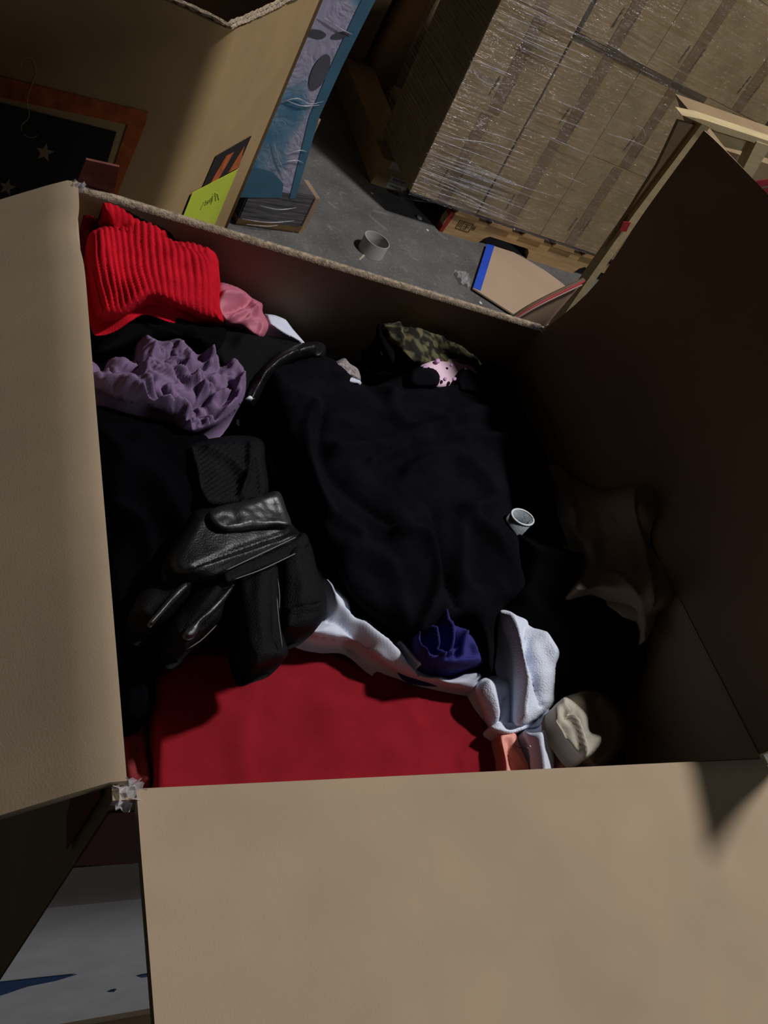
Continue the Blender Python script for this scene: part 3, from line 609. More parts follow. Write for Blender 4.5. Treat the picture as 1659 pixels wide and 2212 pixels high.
cloth('sock_foot', [(1024, 1490), (1036, 1462), (1060, 1458), (1090, 1462), (1106, 1480), (1108, 1540), (1100, 1570), (1076, 1582), (1056, 1572), (1040, 1535)], [(1040, 1480, -.100), (1080, 1570, -.108)], SOCK, sk, thick=.018, edge=24, drop=.012, sp=4,
      ridges=[([(1050, 1478), (1068, 1530), (1078, 1570)], 9, .006), ([(1095, 1500), (1085, 1545), (1070, 1570)], 7, -.007)])
cloth('sock_toe', [(1056, 1572), (1080, 1556), (1110, 1560), (1150, 1562), (1185, 1525), (1192, 1560), (1180, 1572), (1130, 1580), (1100, 1590), (1070, 1584)], -.098, SOCK, sk, thick=.014, edge=16, drop=.012, sp=4, ridges=[([(1085, 1560), (1120, 1575), (1165, 1562)], 5, -.006)])
cloth('white_stocking', [(1130, 1580), (1160, 1572), (1185, 1550), (1198, 1600), (1196, 1680), (1190, 1760), (1140, 1770), (1144, 1680), (1140, 1620)], -.090, WHITE, thick=.02, edge=30, drop=.02, sp=5, soft=(.003, 25),
      ridges=[([(1160, 1590), (1168, 1680)], 12, .006)], label='white stocking hanging straight down below the white sock', cat='stocking')
PEACH = mat('peach_satin', (.80, .33, .27), rough=.55, spec=.4, var=.06)
cloth('peach_nightdress', [(1075, 1590), (1095, 1576), (1112, 1584), (1122, 1610), (1138, 1640), (1148, 1670), (1160, 1760), (1080, 1760), (1086, 1650)], -.100, PEACH, thick=.012, edge=14, drop=.02, sp=4, soft=(.003, 30),
      ridges=[([(1112, 1584), (1126, 1630), (1142, 1662)], 6, .008), ([(1100, 1600), (1110, 1660)], 8, -.004)], label='peach satin nightdress between the crimson shirt and the white stocking', cat='nightdress')
cloth('salmon_slip', [(1190, 1600), (1215, 1615), (1240, 1605), (1255, 1630), (1250, 1700), (1240, 1760), (1185, 1760)], -.105, mat('salmon_satin', (.62, .24, .22), rough=.55), thick=.014, edge=18, drop=.02, sp=5, soft=(.004, 30),
      ridges=[([(1232, 1612), (1215, 1640), (1200, 1665)], 8, .008)], label='salmon pink slip partly hidden below the cream knotted blouse', cat='slip')
# cream knotted blouse
CREAM = mat('cream_chiffon', (.50, .47, .40), rough=.85, spec=.2, var=.05, bump=.2, bs=1300)
cb = empty('cream_blouse', atz((1270, 1580), -.11), 'cream chiffon blouse rolled up at the near right corner of the carton', 'blouse')
cloth('blouse_roll', [(1225, 1500), (1262, 1482), (1310, 1500), (1345, 1545), (1350, 1600), (1325, 1640), (1290, 1665), (1250, 1640), (1215, 1612), (1195, 1570), (1196, 1530)], [(1240, 1520, -.085), (1330, 1600, -.095)], mat('tan_chiffon', (.30, .23, .16), rough=.9, bump=.3, bs=1300), cb, thick=.020, edge=36, drop=.02, sp=4.5, soft=(.003, 20),
      ridges=[([(1300, 1510), (1335, 1570), (1310, 1640)], 8, .005), ([(1285, 1520), (1310, 1580), (1290, 1640)], 8, -.005)])
cloth('folded_collar', [(1196, 1532), (1212, 1514), (1222, 1506), (1245, 1520), (1268, 1545), (1275, 1580), (1300, 1590), (1295, 1612), (1265, 1640), (1245, 1630), (1222, 1600), (1200, 1566)], [(1210, 1520, -.062), (1280, 1600, -.064)], CREAM, cb, thick=.010, edge=14, drop=.012, sp=3.5, soft=(.002, 40),
      ridges=[([(1216, 1512), (1236, 1550), (1252, 1595), (1262, 1630)], 5, .007), ([(1224, 1520), (1236, 1536), (1228, 1545)], 6, -.010), ([(1245, 1530), (1258, 1570), (1270, 1590)], 4, -.006), ([(1205, 1555), (1222, 1575), (1228, 1600)], 5, -.006)])
# fine wire loops with pearl ends of a bra hook
WIREM = mat('dark_wire', (.05, .045, .04), rough=.3, metal=1)
sw = sweep('wire_hook', pxpath([(1112, 1610, -.070), (1125, 1616, -.068), (1140, 1616, -.066), (1145, 1611, -.066)]), [.0004] * 4, WIREM, n=6)
tag(sw, 'thin bent wire hook with a bright tip on the peach satin', 'hook')
sweep('bead', pxpath([(1144, 1613, -.066), (1146, 1611, -.066)]), [.001, .001], mat('pearl', (.85, .82, .75), rough=.2), sw, n=8, step=.0005)

# ------------------------------------------------------------------ flag carton at the back left
fc = empty('flag_carton', (.1, 1.1, 0), 'tall open brown carton with orange-bordered black star print, behind the clothes carton', 'box')
KY = .95
CK = atplane((500, 68), (0, KY, 0), 0)       # its visible corner
FA, SA = 171.4, 58.0
def onf(p, e=0): q = atplane(p, CK, FA); return q + np.array([-math.sin(math.radians(FA - 180)), math.cos(math.radians(FA - 180)), 0]) * -e
def ons(p, e=0):
    q = atplane(p, CK, SA); a = math.radians(SA); return q + np.array([math.sin(a), -math.cos(a), 0]) * e
af = math.radians(FA); dF = np.array([math.cos(af), math.sin(af), 0]); as_ = math.radians(SA); dS = np.array([math.cos(as_), math.sin(as_), 0])
R1 = ons((640, 2)); R2 = ons((700, 0)); R3 = ons((492, 480)); wS = np.linalg.norm((R3 - CK)[:2]); zt = CK[2]
wS2 = np.linalg.norm((R2 - CK)[:2])
inn = np.array([-.002, .008, 0])
def wallq(P, d, w, z0, z1, m, t, w2=None, name='side_panel'):
    w2 = w2 or w
    ring = [np.array([P[0], P[1], z0]), np.array([P[0], P[1], z1]), np.array([P[0] + d[0] * w2, P[1] + d[1] * w2, z1]), np.array([P[0] + d[0] * w, P[1] + d[1] * w, z0])]
    return prism(name, ring, t, m, fc)
FZ = .0
wF = .62
RF = .028
pth = [CK + dF * wF, CK + dF * wF * .5] + [(CK + dF * RF) * (1 - t) ** 2 + 2 * CK * t * (1 - t) + (CK + dS * RF) * t * t for t in np.linspace(0, 1, 12)] + [CK + dS * wS * .5, CK + dS * wS]
bm = bmesh.new(); pv = None
for i, p in enumerate(pth):
    t_ = pth[min(i + 1, len(pth) - 1)] - pth[max(i - 1, 0)]; n_ = np.array([-t_[1], t_[0], 0]); n_ /= np.linalg.norm(n_)
    if n_ @ np.array([.1, -1, 0]) > 0: n_ = -n_
    q = p + n_ * .008
    vs_ = [bm.verts.new((p[0], p[1], FZ)), bm.verts.new((p[0], p[1], zt)), bm.verts.new((q[0], q[1], zt)), bm.verts.new((q[0], q[1], FZ))]
    if pv:
        for k in range(4): bm.faces.new((pv[k], pv[(k + 1) % 4], vs_[(k + 1) % 4], vs_[k]))
    pv = vs_
o = from_bm('side_panel', bm, KRAFT_WARM, fc, True); o.modifiers.new('e', 'EDGE_SPLIT').split_angle = math.radians(50)
far_c = CK + dS * wS; left_c = CK + dF * wF
wallq(far_c, dF, wF, FZ, zt, KRAFT_DARK, (0, -.009, 0)); wallq(left_c, dS, wS, FZ, zt, KRAFT_DARK, (.009, 0, 0))
prism('bottom_panel', [np.array([q[0], q[1], .02]) for q in (CK, far_c, far_c + dF * wF, left_c)], (0, 0, .008), KRAFT_DARK, fc)
# taller cut lip past the corner on the right side panel, and frayed double-wall edges
def frayed(A, B, m, parent, amp=.003, w=.010, n=120, layers=2, up=0.004):
    d = (B - A) / np.linalg.norm(B - A); s = np.array([-d[1], d[0], 0]); bm = bmesh.new(); pv = None
    for i in range(n + 1):
        t = i / n; p = A + (B - A) * t; vs_ = []
        for k in range(5):
            h = (up + .0018 * noise.noise(Vector((t * 40, k, 1)))) if k % 2 == 0 else (.0005 + .0012 * math.sin(t * 260 + k))
            vs_.append(bm.verts.new(V(p + s * (k / 4 - .5) * w + np.array([0, 0, h + amp * noise.noise(Vector((t * 9, 5, 0)))]))))
        if pv:
            for k in range(4): bm.faces.new((pv[k], pv[k + 1], vs_[k + 1], vs_[k]))
        pv = vs_
    return from_bm('frayed_edge', bm, m, parent, False)
zc = np.array([0, 0, .001])
frayed(CK + zc + np.array([0, .004, 0]), left_c + zc + np.array([0, .004, 0]), KRAFT_EDGE, fc)
frayed(CK + zc + np.array([-.003, .002, 0]), far_c + zc, KRAFT_EDGE, fc, w=.012)
ez = .0006
def pf(name, pts, m, fn=onf, e=.0012, t=.0004): 
    ring = [fn(p, e) for p in pts]; nrm = fn(pts[0], e + t) - ring[0]
    return prism(name, ring, nrm, m, fc)
pf('orange_border', [(-60, 150), (320, 240), (316, 262), (245, 440), (220, 440), (276, 268), (-60, 196)], PRINT_ORANGE)
pf('star_field', [(-60, 206), (252, 284), (205, 440), (-60, 440)], PRINT_BLACK)
STARM = mat('print_cream', (.26, .18, .10), rough=.7)
def star(cx, cy, r, tilt):
    pts = []
    for k in range(10):
        a = math.pi * 2 * k / 10 + tilt; rr = r if k % 2 == 0 else r * .42
        pts.append((cx + rr * math.cos(a), cy + rr * math.sin(a)))
    return pts
for (a, b, r, ti) in ((97, 327, 21, -1.35), (16, 402, 19, -1.3)):
    prism('star', [onf(q, .0024) for q in star(a, b, r, ti)], onf((a, b), .0030) - onf((a, b), .0024), STARM, fc)
def ps(name, pts, m, e, parent=fc): 
    ring = [ons(p, e) for p in pts]; return prism(name, ring, ons(pts[0], e + .0004) - ring[0], m, parent)
lab = ps('hazard_label', [(465, 336), (542, 292), (511, 364), (462, 470), (432, 470), (420, 440)], PRINT_BLACK, .0010)
ps('orange_stripe', [(486, 336), (503, 327), (468, 388), (452, 394)], PRINT_ORANGE, .0018, lab)
ps('orange_stripe', [(526, 314), (514, 360), (490, 372)], PRINT_ORANGE, .0018, lab)
YEL = mat('yellow_paper', (.42, .50, .04), rough=.7, var=.04)
stk = ps('yellow_sticker', [(412, 414), (511, 363), (462, 480), (445, 500), (388, 480), (393, 462)], YEL, .0026)
for k in range(7):
    t0 = k * 7.3 % 11
    pts = [(428 + k * 5 + 4 * math.sin(k * 2.1), 446 - k * 3 + 6 * math.cos(k * 1.7)), (440 + k * 4, 428 - k * 2 + 5 * math.sin(k)), (436 + k * 5 + 3 * math.cos(k), 442 - k * 2)]
    sweep('handwriting', [ons(p, .0034) for p in pts], [.0006] * 3, mat('faint_ink', (.30, .37, .04), rough=.8), stk, n=5, step=.003)
th = sweep('loose_thread', [onf(p, .004 + .003 * math.sin(i)) for i, p in enumerate([(48, 140), (50, 124), (60, 119), (72, 124), (78, 145), (76, 165), (66, 190), (61, 215), (65, 245), (52, 262), (46, 272), (50, 286), (60, 293), (74, 293), (84, 286)])], [.0004] * 4, mat('cream_thread', (.6, .42, .22), rough=.9), None, n=6, step=.003)
tag(th, 'loose pale thread hanging down the front of the star-printed carton', 'thread')

# ------------------------------------------------------------------ blue wrapped stack of printed sheets
FLZ = 0.0
bs_ = empty('printed_sheet_stack', (.9, 2.6, 0), 'tall stack of blue and white printed sheets in clear wrap, behind the star-printed carton', 'sheets')
BL = atz((505, 490), -RIM); BR = atz((640, 508), -RIM)
YB = math.degrees(math.atan2(BR[1] - BL[1], BR[0] - BL[0]))
def onb(p, e=0): q = atplane(p, BL, YB); return q + np.array([math.sin(math.radians(YB)), -math.cos(math.radians(YB)), 0]) * e
def sheet_mat():
    m = bpy.data.materials.new('printed_blue_sheet'); m.use_nodes = True; nt = m.node_tree; N = nt.nodes; L = nt.links; b = N['Principled BSDF']
    tc = N.new('ShaderNodeTexCoord'); n = N.new('ShaderNodeTexNoise'); n.inputs['Scale'].default_value = 5; n.inputs['Detail'].default_value = 1; L.new(tc.outputs['Object'], n.inputs[0])
    r = N.new('ShaderNodeValToRGB'); L.new(n.outputs[0], r.inputs[0]); e = r.color_ramp.elements
    e[0].position = .36; e[0].color = (.04, .14, .24, 1); e[1].position = .62; e[1].color = (.30, .28, .39, 1); x = e.new(.46); x.color = (.14, .22, .30, 1); y = e.new(.52); y.color = (.30, .29, .39, 1)
    L.new(r.outputs[0], b.inputs['Base Color']); b.inputs['Roughness'].default_value = .3
    n2 = N.new('ShaderNodeTexNoise'); n2.inputs['Scale'].default_value = 18; n2.inputs['Distortion'].default_value = 2; L.new(tc.outputs['Object'], n2.inputs[0])
    bp = N.new('ShaderNodeBump'); bp.inputs['Distance'].default_value = .01; bp.inputs['Strength'].default_value = .5; L.new(n2.outputs[0], bp.inputs['Height']); L.new(bp.outputs[0], b.inputs['Normal'])
    return m
SHEET = sheet_mat()
poly = [onb(p) for p in ((500, 426), (638, 428), (652, 380), (690, 250), (740, 140), (800, 20), (860, -100), (560, -100))]
prism('sheet_block', poly, np.array([-math.sin(math.radians(YB)), math.cos(math.radians(YB)), 0]) * .30, SHEET, bs_)
GREYP = mat('print_dark_grey', (.07, .07, .09), rough=.4)
def oval(cx, cy, a, b, ang):
    return [(cx + a * math.cos(t) * math.cos(ang) - b * math.sin(t) * math.sin(ang), cy + a * math.cos(t) * math.sin(ang) + b * math.sin(t) * math.cos(ang)) for t in np.linspace(0, 2 * math.pi, 22)[:-1]]
for (cx, cy, a_, b_, an) in ((690, 155, 42, 17, -1.15), (684, 72, 20, 9, .2), (735, 75, 20, 7, -.2)):
    prism('oval_print', [onb(q, .002) for q in oval(cx, cy, a_, b_, an)], onb((cx, cy), .0024) - onb((cx, cy), .002), GREYP, bs_)
TEAL = mat('print_teal', (.045, .12, .18), rough=.35)
prism('teal_band', [onb(q, .0015) for q in ((625, 428), (637, 428), (652, 380), (690, 250), (740, 140), (800, 20), (860, -100), (835, -100), (770, 20), (715, 140), (668, 250))], onb((640, 300), .0019) - onb((640, 300), .0015), TEAL, bs_)
prism('teal_band', [onb(q, .0016) for q in ((505, 425), (524, 372), (556, 362), (590, 372), (612, 396), (608, 427))], onb((640, 300), .0019) - onb((640, 300), .0015), TEAL, bs_)
WOODW = mat('pallet_wood', (.42, .27, .12), col2=(.25, .15, .065), rough=.75, vs=12, vdet=8, aniso=(1, 8, 14), bump=.4, bs=200, vedge=(.3, .7))
BDARK = mat('wrapped_dark', (.085, .08, .085), rough=.3, spec=.6, aniso=(1, 1, 22), vs=6, var=.5, bump=1, bs=12)
obox('wrapped_base', onb((508, 488)) * np.array([1, 1, 0]) + np.array([0, 0, .03]), YB, np.linalg.norm((BR - BL)[:2]), .30, .125, BDARK, bs_, .004)
obox('card_skirt', BR * np.array([1, 1, 0]) + np.array([.004, .0, .035]), YB, .022, .10, .115, mat('tan_pink_card', (.30, .20, .14), rough=.7), bs_, .002)
obox('skid', BL * np.array([1, 1, 0]) + np.array([.01, .02, 0]), YB, .26, .26, .03, WOODW, bs_)
# tan carton end behind it
obox('low_carton', (1.10, 2.80, 0), 60, .22, .30, .13, KRAFT_WARM, None, .002)
tag(bpy.data.objects['low_carton'], 'low light brown carton on the floor right behind the blue sheet stack', 'box')

# ------------------------------------------------------------------ pallet with the wrapped load of cartons
PA = atz((950, 500), -RIM); PB = atz((1280, 604), -RIM); PY = math.degrees(math.atan2(PB[1] - PA[1], PB[0] - PA[0]))
pa = math.radians(PY); PX = np.array([math.cos(pa), math.sin(pa), 0]); PN = np.array([-math.sin(pa), math.cos(pa), 0])
def onp(u, z, d=0): return np.array([PA[0], PA[1], 0]) + PX * u + PN * d + np.array([0, 0, z])
pal = empty('wooden_pallet', onp(.5, 0, .4), 'pale wooden pallet under the plastic-wrapped cartons', 'pallet')
PL = 1.2
STR = mat('stringer_wood', (.46, .30, .135), col2=(.34, .21, .09), rough=.75, vs=7, vdet=8, aniso=(1, 6, 14), bump=.4, bs=200, vedge=(.35, .65))
def stringer(d):
    w = .038; H = .095
    prof = [(0, 0), (.19, 0), (.205, .03), (.225, .045), (.43, .045), (.445, .03), (.455, 0), (.72, 0), (.735, .03), (.755, .045), (.96, .045), (.98, 0), (PL, 0), (PL, H), (0, H), (-.006, H * .5)]
    prism('stringer', [onp(u, z, d) for u, z in prof], PN * w, STR, pal)
for d in (0, .45, .90): stringer(d)
for k in range(7):
    u = .01 + k * .172
    prism('deck_board', [onp(u + .0, .0955, -.012), onp(u + .118, .0955, -.012), onp(u + .110, .112, -.012), onp(u + .008, .112, -.012)], PN * .97, WOODW, pal)
# stamp burned into the stringer: frame with strokes
def bar(a, b, w=.0022):
    a = np.array(a); b = np.array(b); d = (b - a) / np.linalg.norm(b - a); s = np.array([-d[1], d[0]]) * w / 2
    return [onp(q[0], q[1], -.0012) for q in (a - s, b - s, b + s, a + s)]
bm = bmesh.new()
for a, b in (((.055, .035), (.055, .072)), ((.055, .072), (.12, .072)), ((.12, .072), (.12, .035)), ((.12, .035), (.055, .035)), ((.078, .035), (.078, .072)), ((.062, .042), (.062, .066)), ((.070, .042), (.070, .066)),
             ((.085, .064), (.112, .064)), ((.085, .054), (.112, .054)), ((.085, .044), (.102, .044)), ((.098, .064), (.098, .044)), ((.128, .068), (.128, .048)), ((.124, .058), (.140, .058)), ((.136, .068), (.136, .048))):
    bm_prism(bm, bar(a, b), PN * -.0006)
from_bm('burned_stamp', bm, INK, pal)
prism('red_end_paint', [onp(-.004, .0, -.001), onp(.012, .0, -.001), onp(.02, .095, -.001), onp(-.002, .095, -.001)], PN * .04, mat('red_paint', (.25, .02, .015), rough=.6), pal)

# cartons of the load
cols = [(-.222, .092), (.100, .424), (.4248, .770), (.7708, 1.115)]
rows = [(.126, .500), (.5006, .858), (.8590, 1.20), (1.2006, 1.55)]
LK = board_mat('load_carton', (.245, .175, .078), (1, 0, 0), 30, .12)
TAPE = mat('carton_tape', (.15, .095, .042), rough=.4, spec=.4, var=.1)
where = ['first', 'second', 'third', 'fourth']; lev = ['bottom row', 'second row up', 'third row up', 'top row']
def lean(z): return -.055 * (z - .147) / .7 if z > .147 else 0
for ci, (u0, u1) in enumerate(cols):
    for ri, (z0, z1) in enumerate(rows):
        L0 = lean(z0); L1 = lean(z1)
        c = empty('shipping_carton', onp((u0 + u1) / 2, z0, .17), 'brown plastic-wrapped pallet carton, %s column from the left, %s' % (where[ci], lev[ri]), 'box', 'wrapped cartons on the pallet')
        fo = .014 if ri >= 2 and ci in (1, 2) else 0
        ring = [onp(u0 + L0, z0, -.016 - fo), onp(u1 + L0, z0, -.016 - fo), onp(u1 + L1, z1, -.016 - fo), onp(u0 + L1, z1, -.016 - fo)]
        prism('carton_body', ring, PN * .40, LK, c, .0012)
        uc = (u0 + u1) / 2 + (.012 if ri % 2 else -.008); tw = .026
        prism('tape_band', [onp(uc - tw + L0, z0 + .006, -.0175 - fo), onp(uc + tw + L0, z0 + .006, -.0175 - fo), onp(uc + tw + L1, z1 - .006, -.0175 - fo), onp(uc - tw + L1, z1 - .006, -.0175 - fo)], PN * .0005, TAPE, c)
        for (du, zz, hh) in ((-.055, .06, .07), (.012, .05, .09)):
            z = z0 + zz; uu = uc + du + L0; bm = bmesh.new(); pts = []
            while z < z0 + zz + hh: pts.append((random.uniform(.002, .009), z)); z += random.uniform(.004, .010)
            ring = [onp(uu, q[1], -.0185 - fo) for q in pts] + [onp(uu + q[0], q[1], -.0185 - fo) for q in pts[::-1]]
            bm_prism(bm, ring, PN * .0003); from_bm('printed_text', bm, INK_FAINT, c)

# stretch wrap round the load
def film_mat():
    m = bpy.data.materials.new('stretch_film'); m.use_nodes = True; nt = m.node_tree; N = nt.nodes; L = nt.links
    for n in list(N): N.remove(n)
    out = N.new('ShaderNodeOutputMaterial'); tc = N.new('ShaderNodeTexCoord'); mp = N.new('ShaderNodeMapping'); mp.inputs['Rotation'].default_value = (0, math.radians(4), 0); mp.inputs['Scale'].default_value = (.7, 1, 26)
    L.new(tc.outputs['Object'], mp.inputs[0])
    nz = N.new('ShaderNodeTexNoise'); nz.inputs['Scale'].default_value = 3.0; nz.inputs['Detail'].default_value = 6; nz.inputs['Distortion'].default_value = .35; L.new(mp.outputs[0], nz.inputs[0])
    r = N.new('ShaderNodeValToRGB'); r.color_ramp.elements[0].position = .48; r.color_ramp.elements[0].color = (.04, .04, .04, 1); r.color_ramp.elements[1].position = .74; r.color_ramp.elements[1].color = (.15, .15, .15, 1); L.new(nz.outputs[0], r.inputs[0])
    mp2 = N.new('ShaderNodeMapping'); mp2.inputs['Rotation'].default_value = (0, math.radians(-3), 0); mp2.inputs['Scale'].default_value = (.9, 1, 60); L.new(tc.outputs['Object'], mp2.inputs[0])
    n2 = N.new('ShaderNodeTexNoise'); n2.inputs['Scale'].default_value = 2.2; n2.inputs['Detail'].default_value = 3; L.new(mp2.outputs[0], n2.inputs[0])
    r2 = N.new('ShaderNodeValToRGB'); r2.color_ramp.elements[0].position = .60; r2.color_ramp.elements[0].color = (0, 0, 0, 1); r2.color_ramp.elements[1].position = .70; r2.color_ramp.elements[1].color = (1, 1, 1, 1); L.new(n2.outputs[0], r2.inputs[0])
    n3 = N.new('ShaderNodeTexNoise'); n3.inputs['Scale'].default_value = 3.4; n3.inputs['Detail'].default_value = 2; L.new(tc.outputs['Object'], n3.inputs[0])
    r3 = N.new('ShaderNodeValToRGB'); r3.color_ramp.elements[0].position = .42; r3.color_ramp.elements[1].position = .62; L.new(n3.outputs[0], r3.inputs[0])
    mm = N.new('ShaderNodeMath'); mm.operation = 'MULTIPLY'; L.new(r2.outputs[0], mm.inputs[0]); L.new(r3.outputs[0], mm.inputs[1])
    m5 = N.new('ShaderNodeMath'); m5.operation = 'MULTIPLY_ADD'; m5.inputs[1].default_value = .38; L.new(mm.outputs[0], m5.inputs[0]); L.new(r.outputs[0], m5.inputs[2])  # pale diffuse streaks stand in for haze and highlights on the film
    ah = N.new('ShaderNodeMath'); ah.operation = 'ADD'; L.new(nz.outputs[0], ah.inputs[0]); L.new(n2.outputs[0], ah.inputs[1])
    bp = N.new('ShaderNodeBump'); bp.inputs['Strength'].default_value = 1.0; bp.inputs['Distance'].default_value = .02; L.new(ah.outputs[0], bp.inputs['Height'])
    tr = N.new('ShaderNodeBsdfTransparent'); df = N.new('ShaderNodeBsdfDiffuse'); df.inputs[0].default_value = (.34, .29, .25, 1)
    gl_ = N.new('ShaderNodeBsdfGlossy'); gl_.inputs['Roughness'].default_value = .14; gl_.inputs[0].default_value = (.9, .9, 1, 1); L.new(bp.outputs[0], gl_.inputs['Normal'])
    m1 = N.new('ShaderNodeMixShader'); L.new(m5.outputs[0], m1.inputs[0]); L.new(tr.outputs[0], m1.inputs[1]); L.new(df.outputs[0], m1.inputs[2])
    m2 = N.new('ShaderNodeMixShader'); m2.inputs[0].default_value = .09; L.new(m1.outputs[0], m2.inputs[1]); L.new(gl_.outputs[0], m2.inputs[2]); L.new(m2.outputs[0], out.inputs[0])
    return m
FILM = film_mat()
wr = empty('stretch_wrap', onp(.4, .1, 0), 'clear plastic stretch wrap pulled round the pallet load of cartons', 'plastic wrap')
bm = bmesh.new(); G = []
NU, NZ = 150, 130
for i in range(NU + 1):
    rr = []
    for j in range(NZ + 1):
        u = -.228 + (1.35) * i / NU; z = .120 + 1.44 * j / NZ
        k = noise.noise(Vector((u * 3.5, z * 26 + u * 2.0, 4))) * .0035 + noise.noise(Vector((u * 9, z * 60, 9))) * .0018
        k += .010 * math.exp(-((z - .45 - .10 * (u + .2)) / .012) ** 2) * max(0, noise.noise(Vector((u * 20, 3, 1))) + .3)
        low = max(0, .2 - z) * .04
        rr.append(bm.verts.new(V(onp(u + lean(z), z, -.024 - abs(k) - low - .014 * min(1, max(0, (z - .80) / .06))))))
    G.append(rr)
for i in range(NU):
    for j in range(NZ): bm.faces.new((G[i][j], G[i + 1][j], G[i + 1][j + 1], G[i][j + 1]))
from_bm('front_wrap', bm, FILM, wr, True)
bm = bmesh.new(); G = []
for i in range(40):
    rr = []
    for j in range(80):
        d = -.02 + .46 * i / 39; z = .08 + 1.48 * j / 79
        rr.append(bm.verts.new(V(onp(-.229 + lean(z) - .004 * abs(noise.noise(Vector((d * 5, z * 25, 7)))), z, d))))
    G.append(rr)
for i in range(39):
    for j in range(79): bm.faces.new((G[i][j], G[i][j + 1], G[i + 1][j + 1], G[i + 1][j]))
from_bm('side_wrap', bm, FILM, wr, True)
# bunched creases of the wrap, their highlights put in as pale colour
CREASE = mat('bright_bunched_film', (.50, .50, .56), rough=.25, spec=.9, alpha=.45, var=.3, vs=60)
def onl(p, e=0): q = atplane(p, onp(0, 0, -.03 - e), PY); return q
creases = [[(1015, 130), (1030, 165), (1060, 185), (1085, 195)], [(1310, 288), (1345, 298), (1375, 308), (1420, 330)], [(1372, 270), (1390, 280), (1392, 300), (1378, 308)], [(1120, 0), (1170, 18), (1230, 48), (1300, 82)],
           [(1070, 60), (1120, 82), (1180, 110)], [(940, 285), (990, 300), (1060, 310), (1120, 330)], [(920, 330), (1000, 360), (1100, 395), (1200, 425)], [(890, 395), (940, 415), (1020, 440), (1100, 470)], [(905, 362), (960, 385), (1040, 412)],
           [(1300, 88), (1360, 122), (1408, 150)]]
rc = random.Random(5)
for k in range(46):                          # fine pleats added as bright streak highlights, densest at the lower left corner and the upper left edge
    if k < 28: x = rc.uniform(885, 1010); y = rc.uniform(-6, 92) + 300 + (x - 885) * .42; ln = rc.uniform(50, 190)
    elif k < 36: x = rc.uniform(1060, 1150); y = rc.uniform(-60, 60) + 20 + (x - 1060) * .42; ln = rc.uniform(60, 160)
    else: x = rc.uniform(960, 1300); y = 150 + (x - 960) * .5 + rc.uniform(-60, 160); ln = rc.uniform(50, 120)
    if x < 1085 - .505 * y + 6: x = 1085 - .505 * y + 6
    sl = rc.uniform(.34, .46); creases.append([(x, y), (x + ln * .5, y + ln * .5 * sl + rc.uniform(-2, 2)), (x + ln, y + ln * sl)])
for c_ in creases:
    wv = [onl(p, .004 * abs(math.sin(i * 2.3))) for i, p in enumerate(c_)]
    sweep('crease_highlight', wv, [.0005, .0013, .0011, .0004], CREASE, wr, n=6, step=.006)
for c_ in ([(606, 218), (640, 210), (668, 222), (698, 216)], [(612, 212), (650, 226), (690, 224)], [(628, 326), (646, 322), (662, 325)], [(615, 346), (640, 344), (655, 350)], [(690, 30), (735, 60), (760, 72)],
           [(560, 442), (600, 450), (640, 446)], [(520, 470), (580, 478), (636, 474)], [(530, 482), (575, 486), (600, 484)], [(590, 300), (600, 340), (618, 380)]):
    sweep('crease_highlight', [onb(p, .006) for p in c_], [.0006, .0018, .0016, .0006], CREASE, bs_, n=6, step=.006)  # pale creases stand in for shine on the sheet wrap
# dark trailing film by the floor
tf = sweep('trailing_wrap', [atz(p, -RIM + h) for p, h in (((850, 415), .012), ((880, 425), .03), ((925, 432), .05), ((980, 440), .09))], [.012, .02, .02, .008], mat('dark_film', (.03, .03, .035), rough=.2, spec=.8, bump=1, bs=30), None, flat=.4, n=12, step=.01)
tag(tf, 'loose twisted end of plastic wrap trailing on the floor at the pallet corner', 'plastic wrap')
# the carton stack behind, in the dark
P1 = np.array([1.50, 3.74, 0]); P2 = np.array([1.80, 3.46, 0])
for k in range(3):
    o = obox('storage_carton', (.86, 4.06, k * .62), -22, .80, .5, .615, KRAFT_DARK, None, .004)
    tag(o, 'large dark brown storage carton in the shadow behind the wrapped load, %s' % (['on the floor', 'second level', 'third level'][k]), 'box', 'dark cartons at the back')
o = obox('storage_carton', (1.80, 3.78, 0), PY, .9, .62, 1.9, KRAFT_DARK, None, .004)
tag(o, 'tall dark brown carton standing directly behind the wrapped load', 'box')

# ------------------------------------------------------------------ long carton on the floor
lb = empty('long_carton', (1.6, 3.2, 0), 'long narrow brown carton lying on the concrete beside the wrapped load', 'box')
LA = atz((800, 396), -RIM); LB_ = atz((872, 421), -RIM); LC = atz((764, 200), -RIM)
dW = (LB_ - LA); wL = np.linalg.norm(dW); yl = math.degrees(math.atan2(dW[1], dW[0]))
back = np.array([.03, .85, 0])
prism('carton_body', [np.array([LA[0], LA[1], 0]), np.array([LB_[0], LB_[1], 0]), np.array([LB_[0], LB_[1], .115]), np.array([LA[0], LA[1], .115])], back, KRAFT_WARM, lb, .002)
def onlb(u, z, e=.001): return LA * np.array([1, 1, 0]) + dW * np.array([1, 1, 0]) * u + np.array([0, -e, z])
LABW = mat('label_white', (.5, .5, .5), rough=.5)
for (z0, z1) in ((.008, .032), (.037, .058)):
    l_ = prism('shipping_label', [onlb(.42, z0), onlb(.93, z0), onlb(.93, z1), onlb(.42, z1)], (0, -.0005, 0), LABW, lb)
    bm = bmesh.new()
    for q in range(9): bm_prism(bm, [onlb(.50 + q * .04, z0 + .006, .002), onlb(.50 + q * .04 + random.uniform(.01, .03), z0 + .006, .002), onlb(.50 + q * .04 + .02, z0 + .016, .002), onlb(.50 + q * .04, z0 + .016, .002)], (0, -.0003, 0))
    from_bm('printed_text', bm, INK, l_)
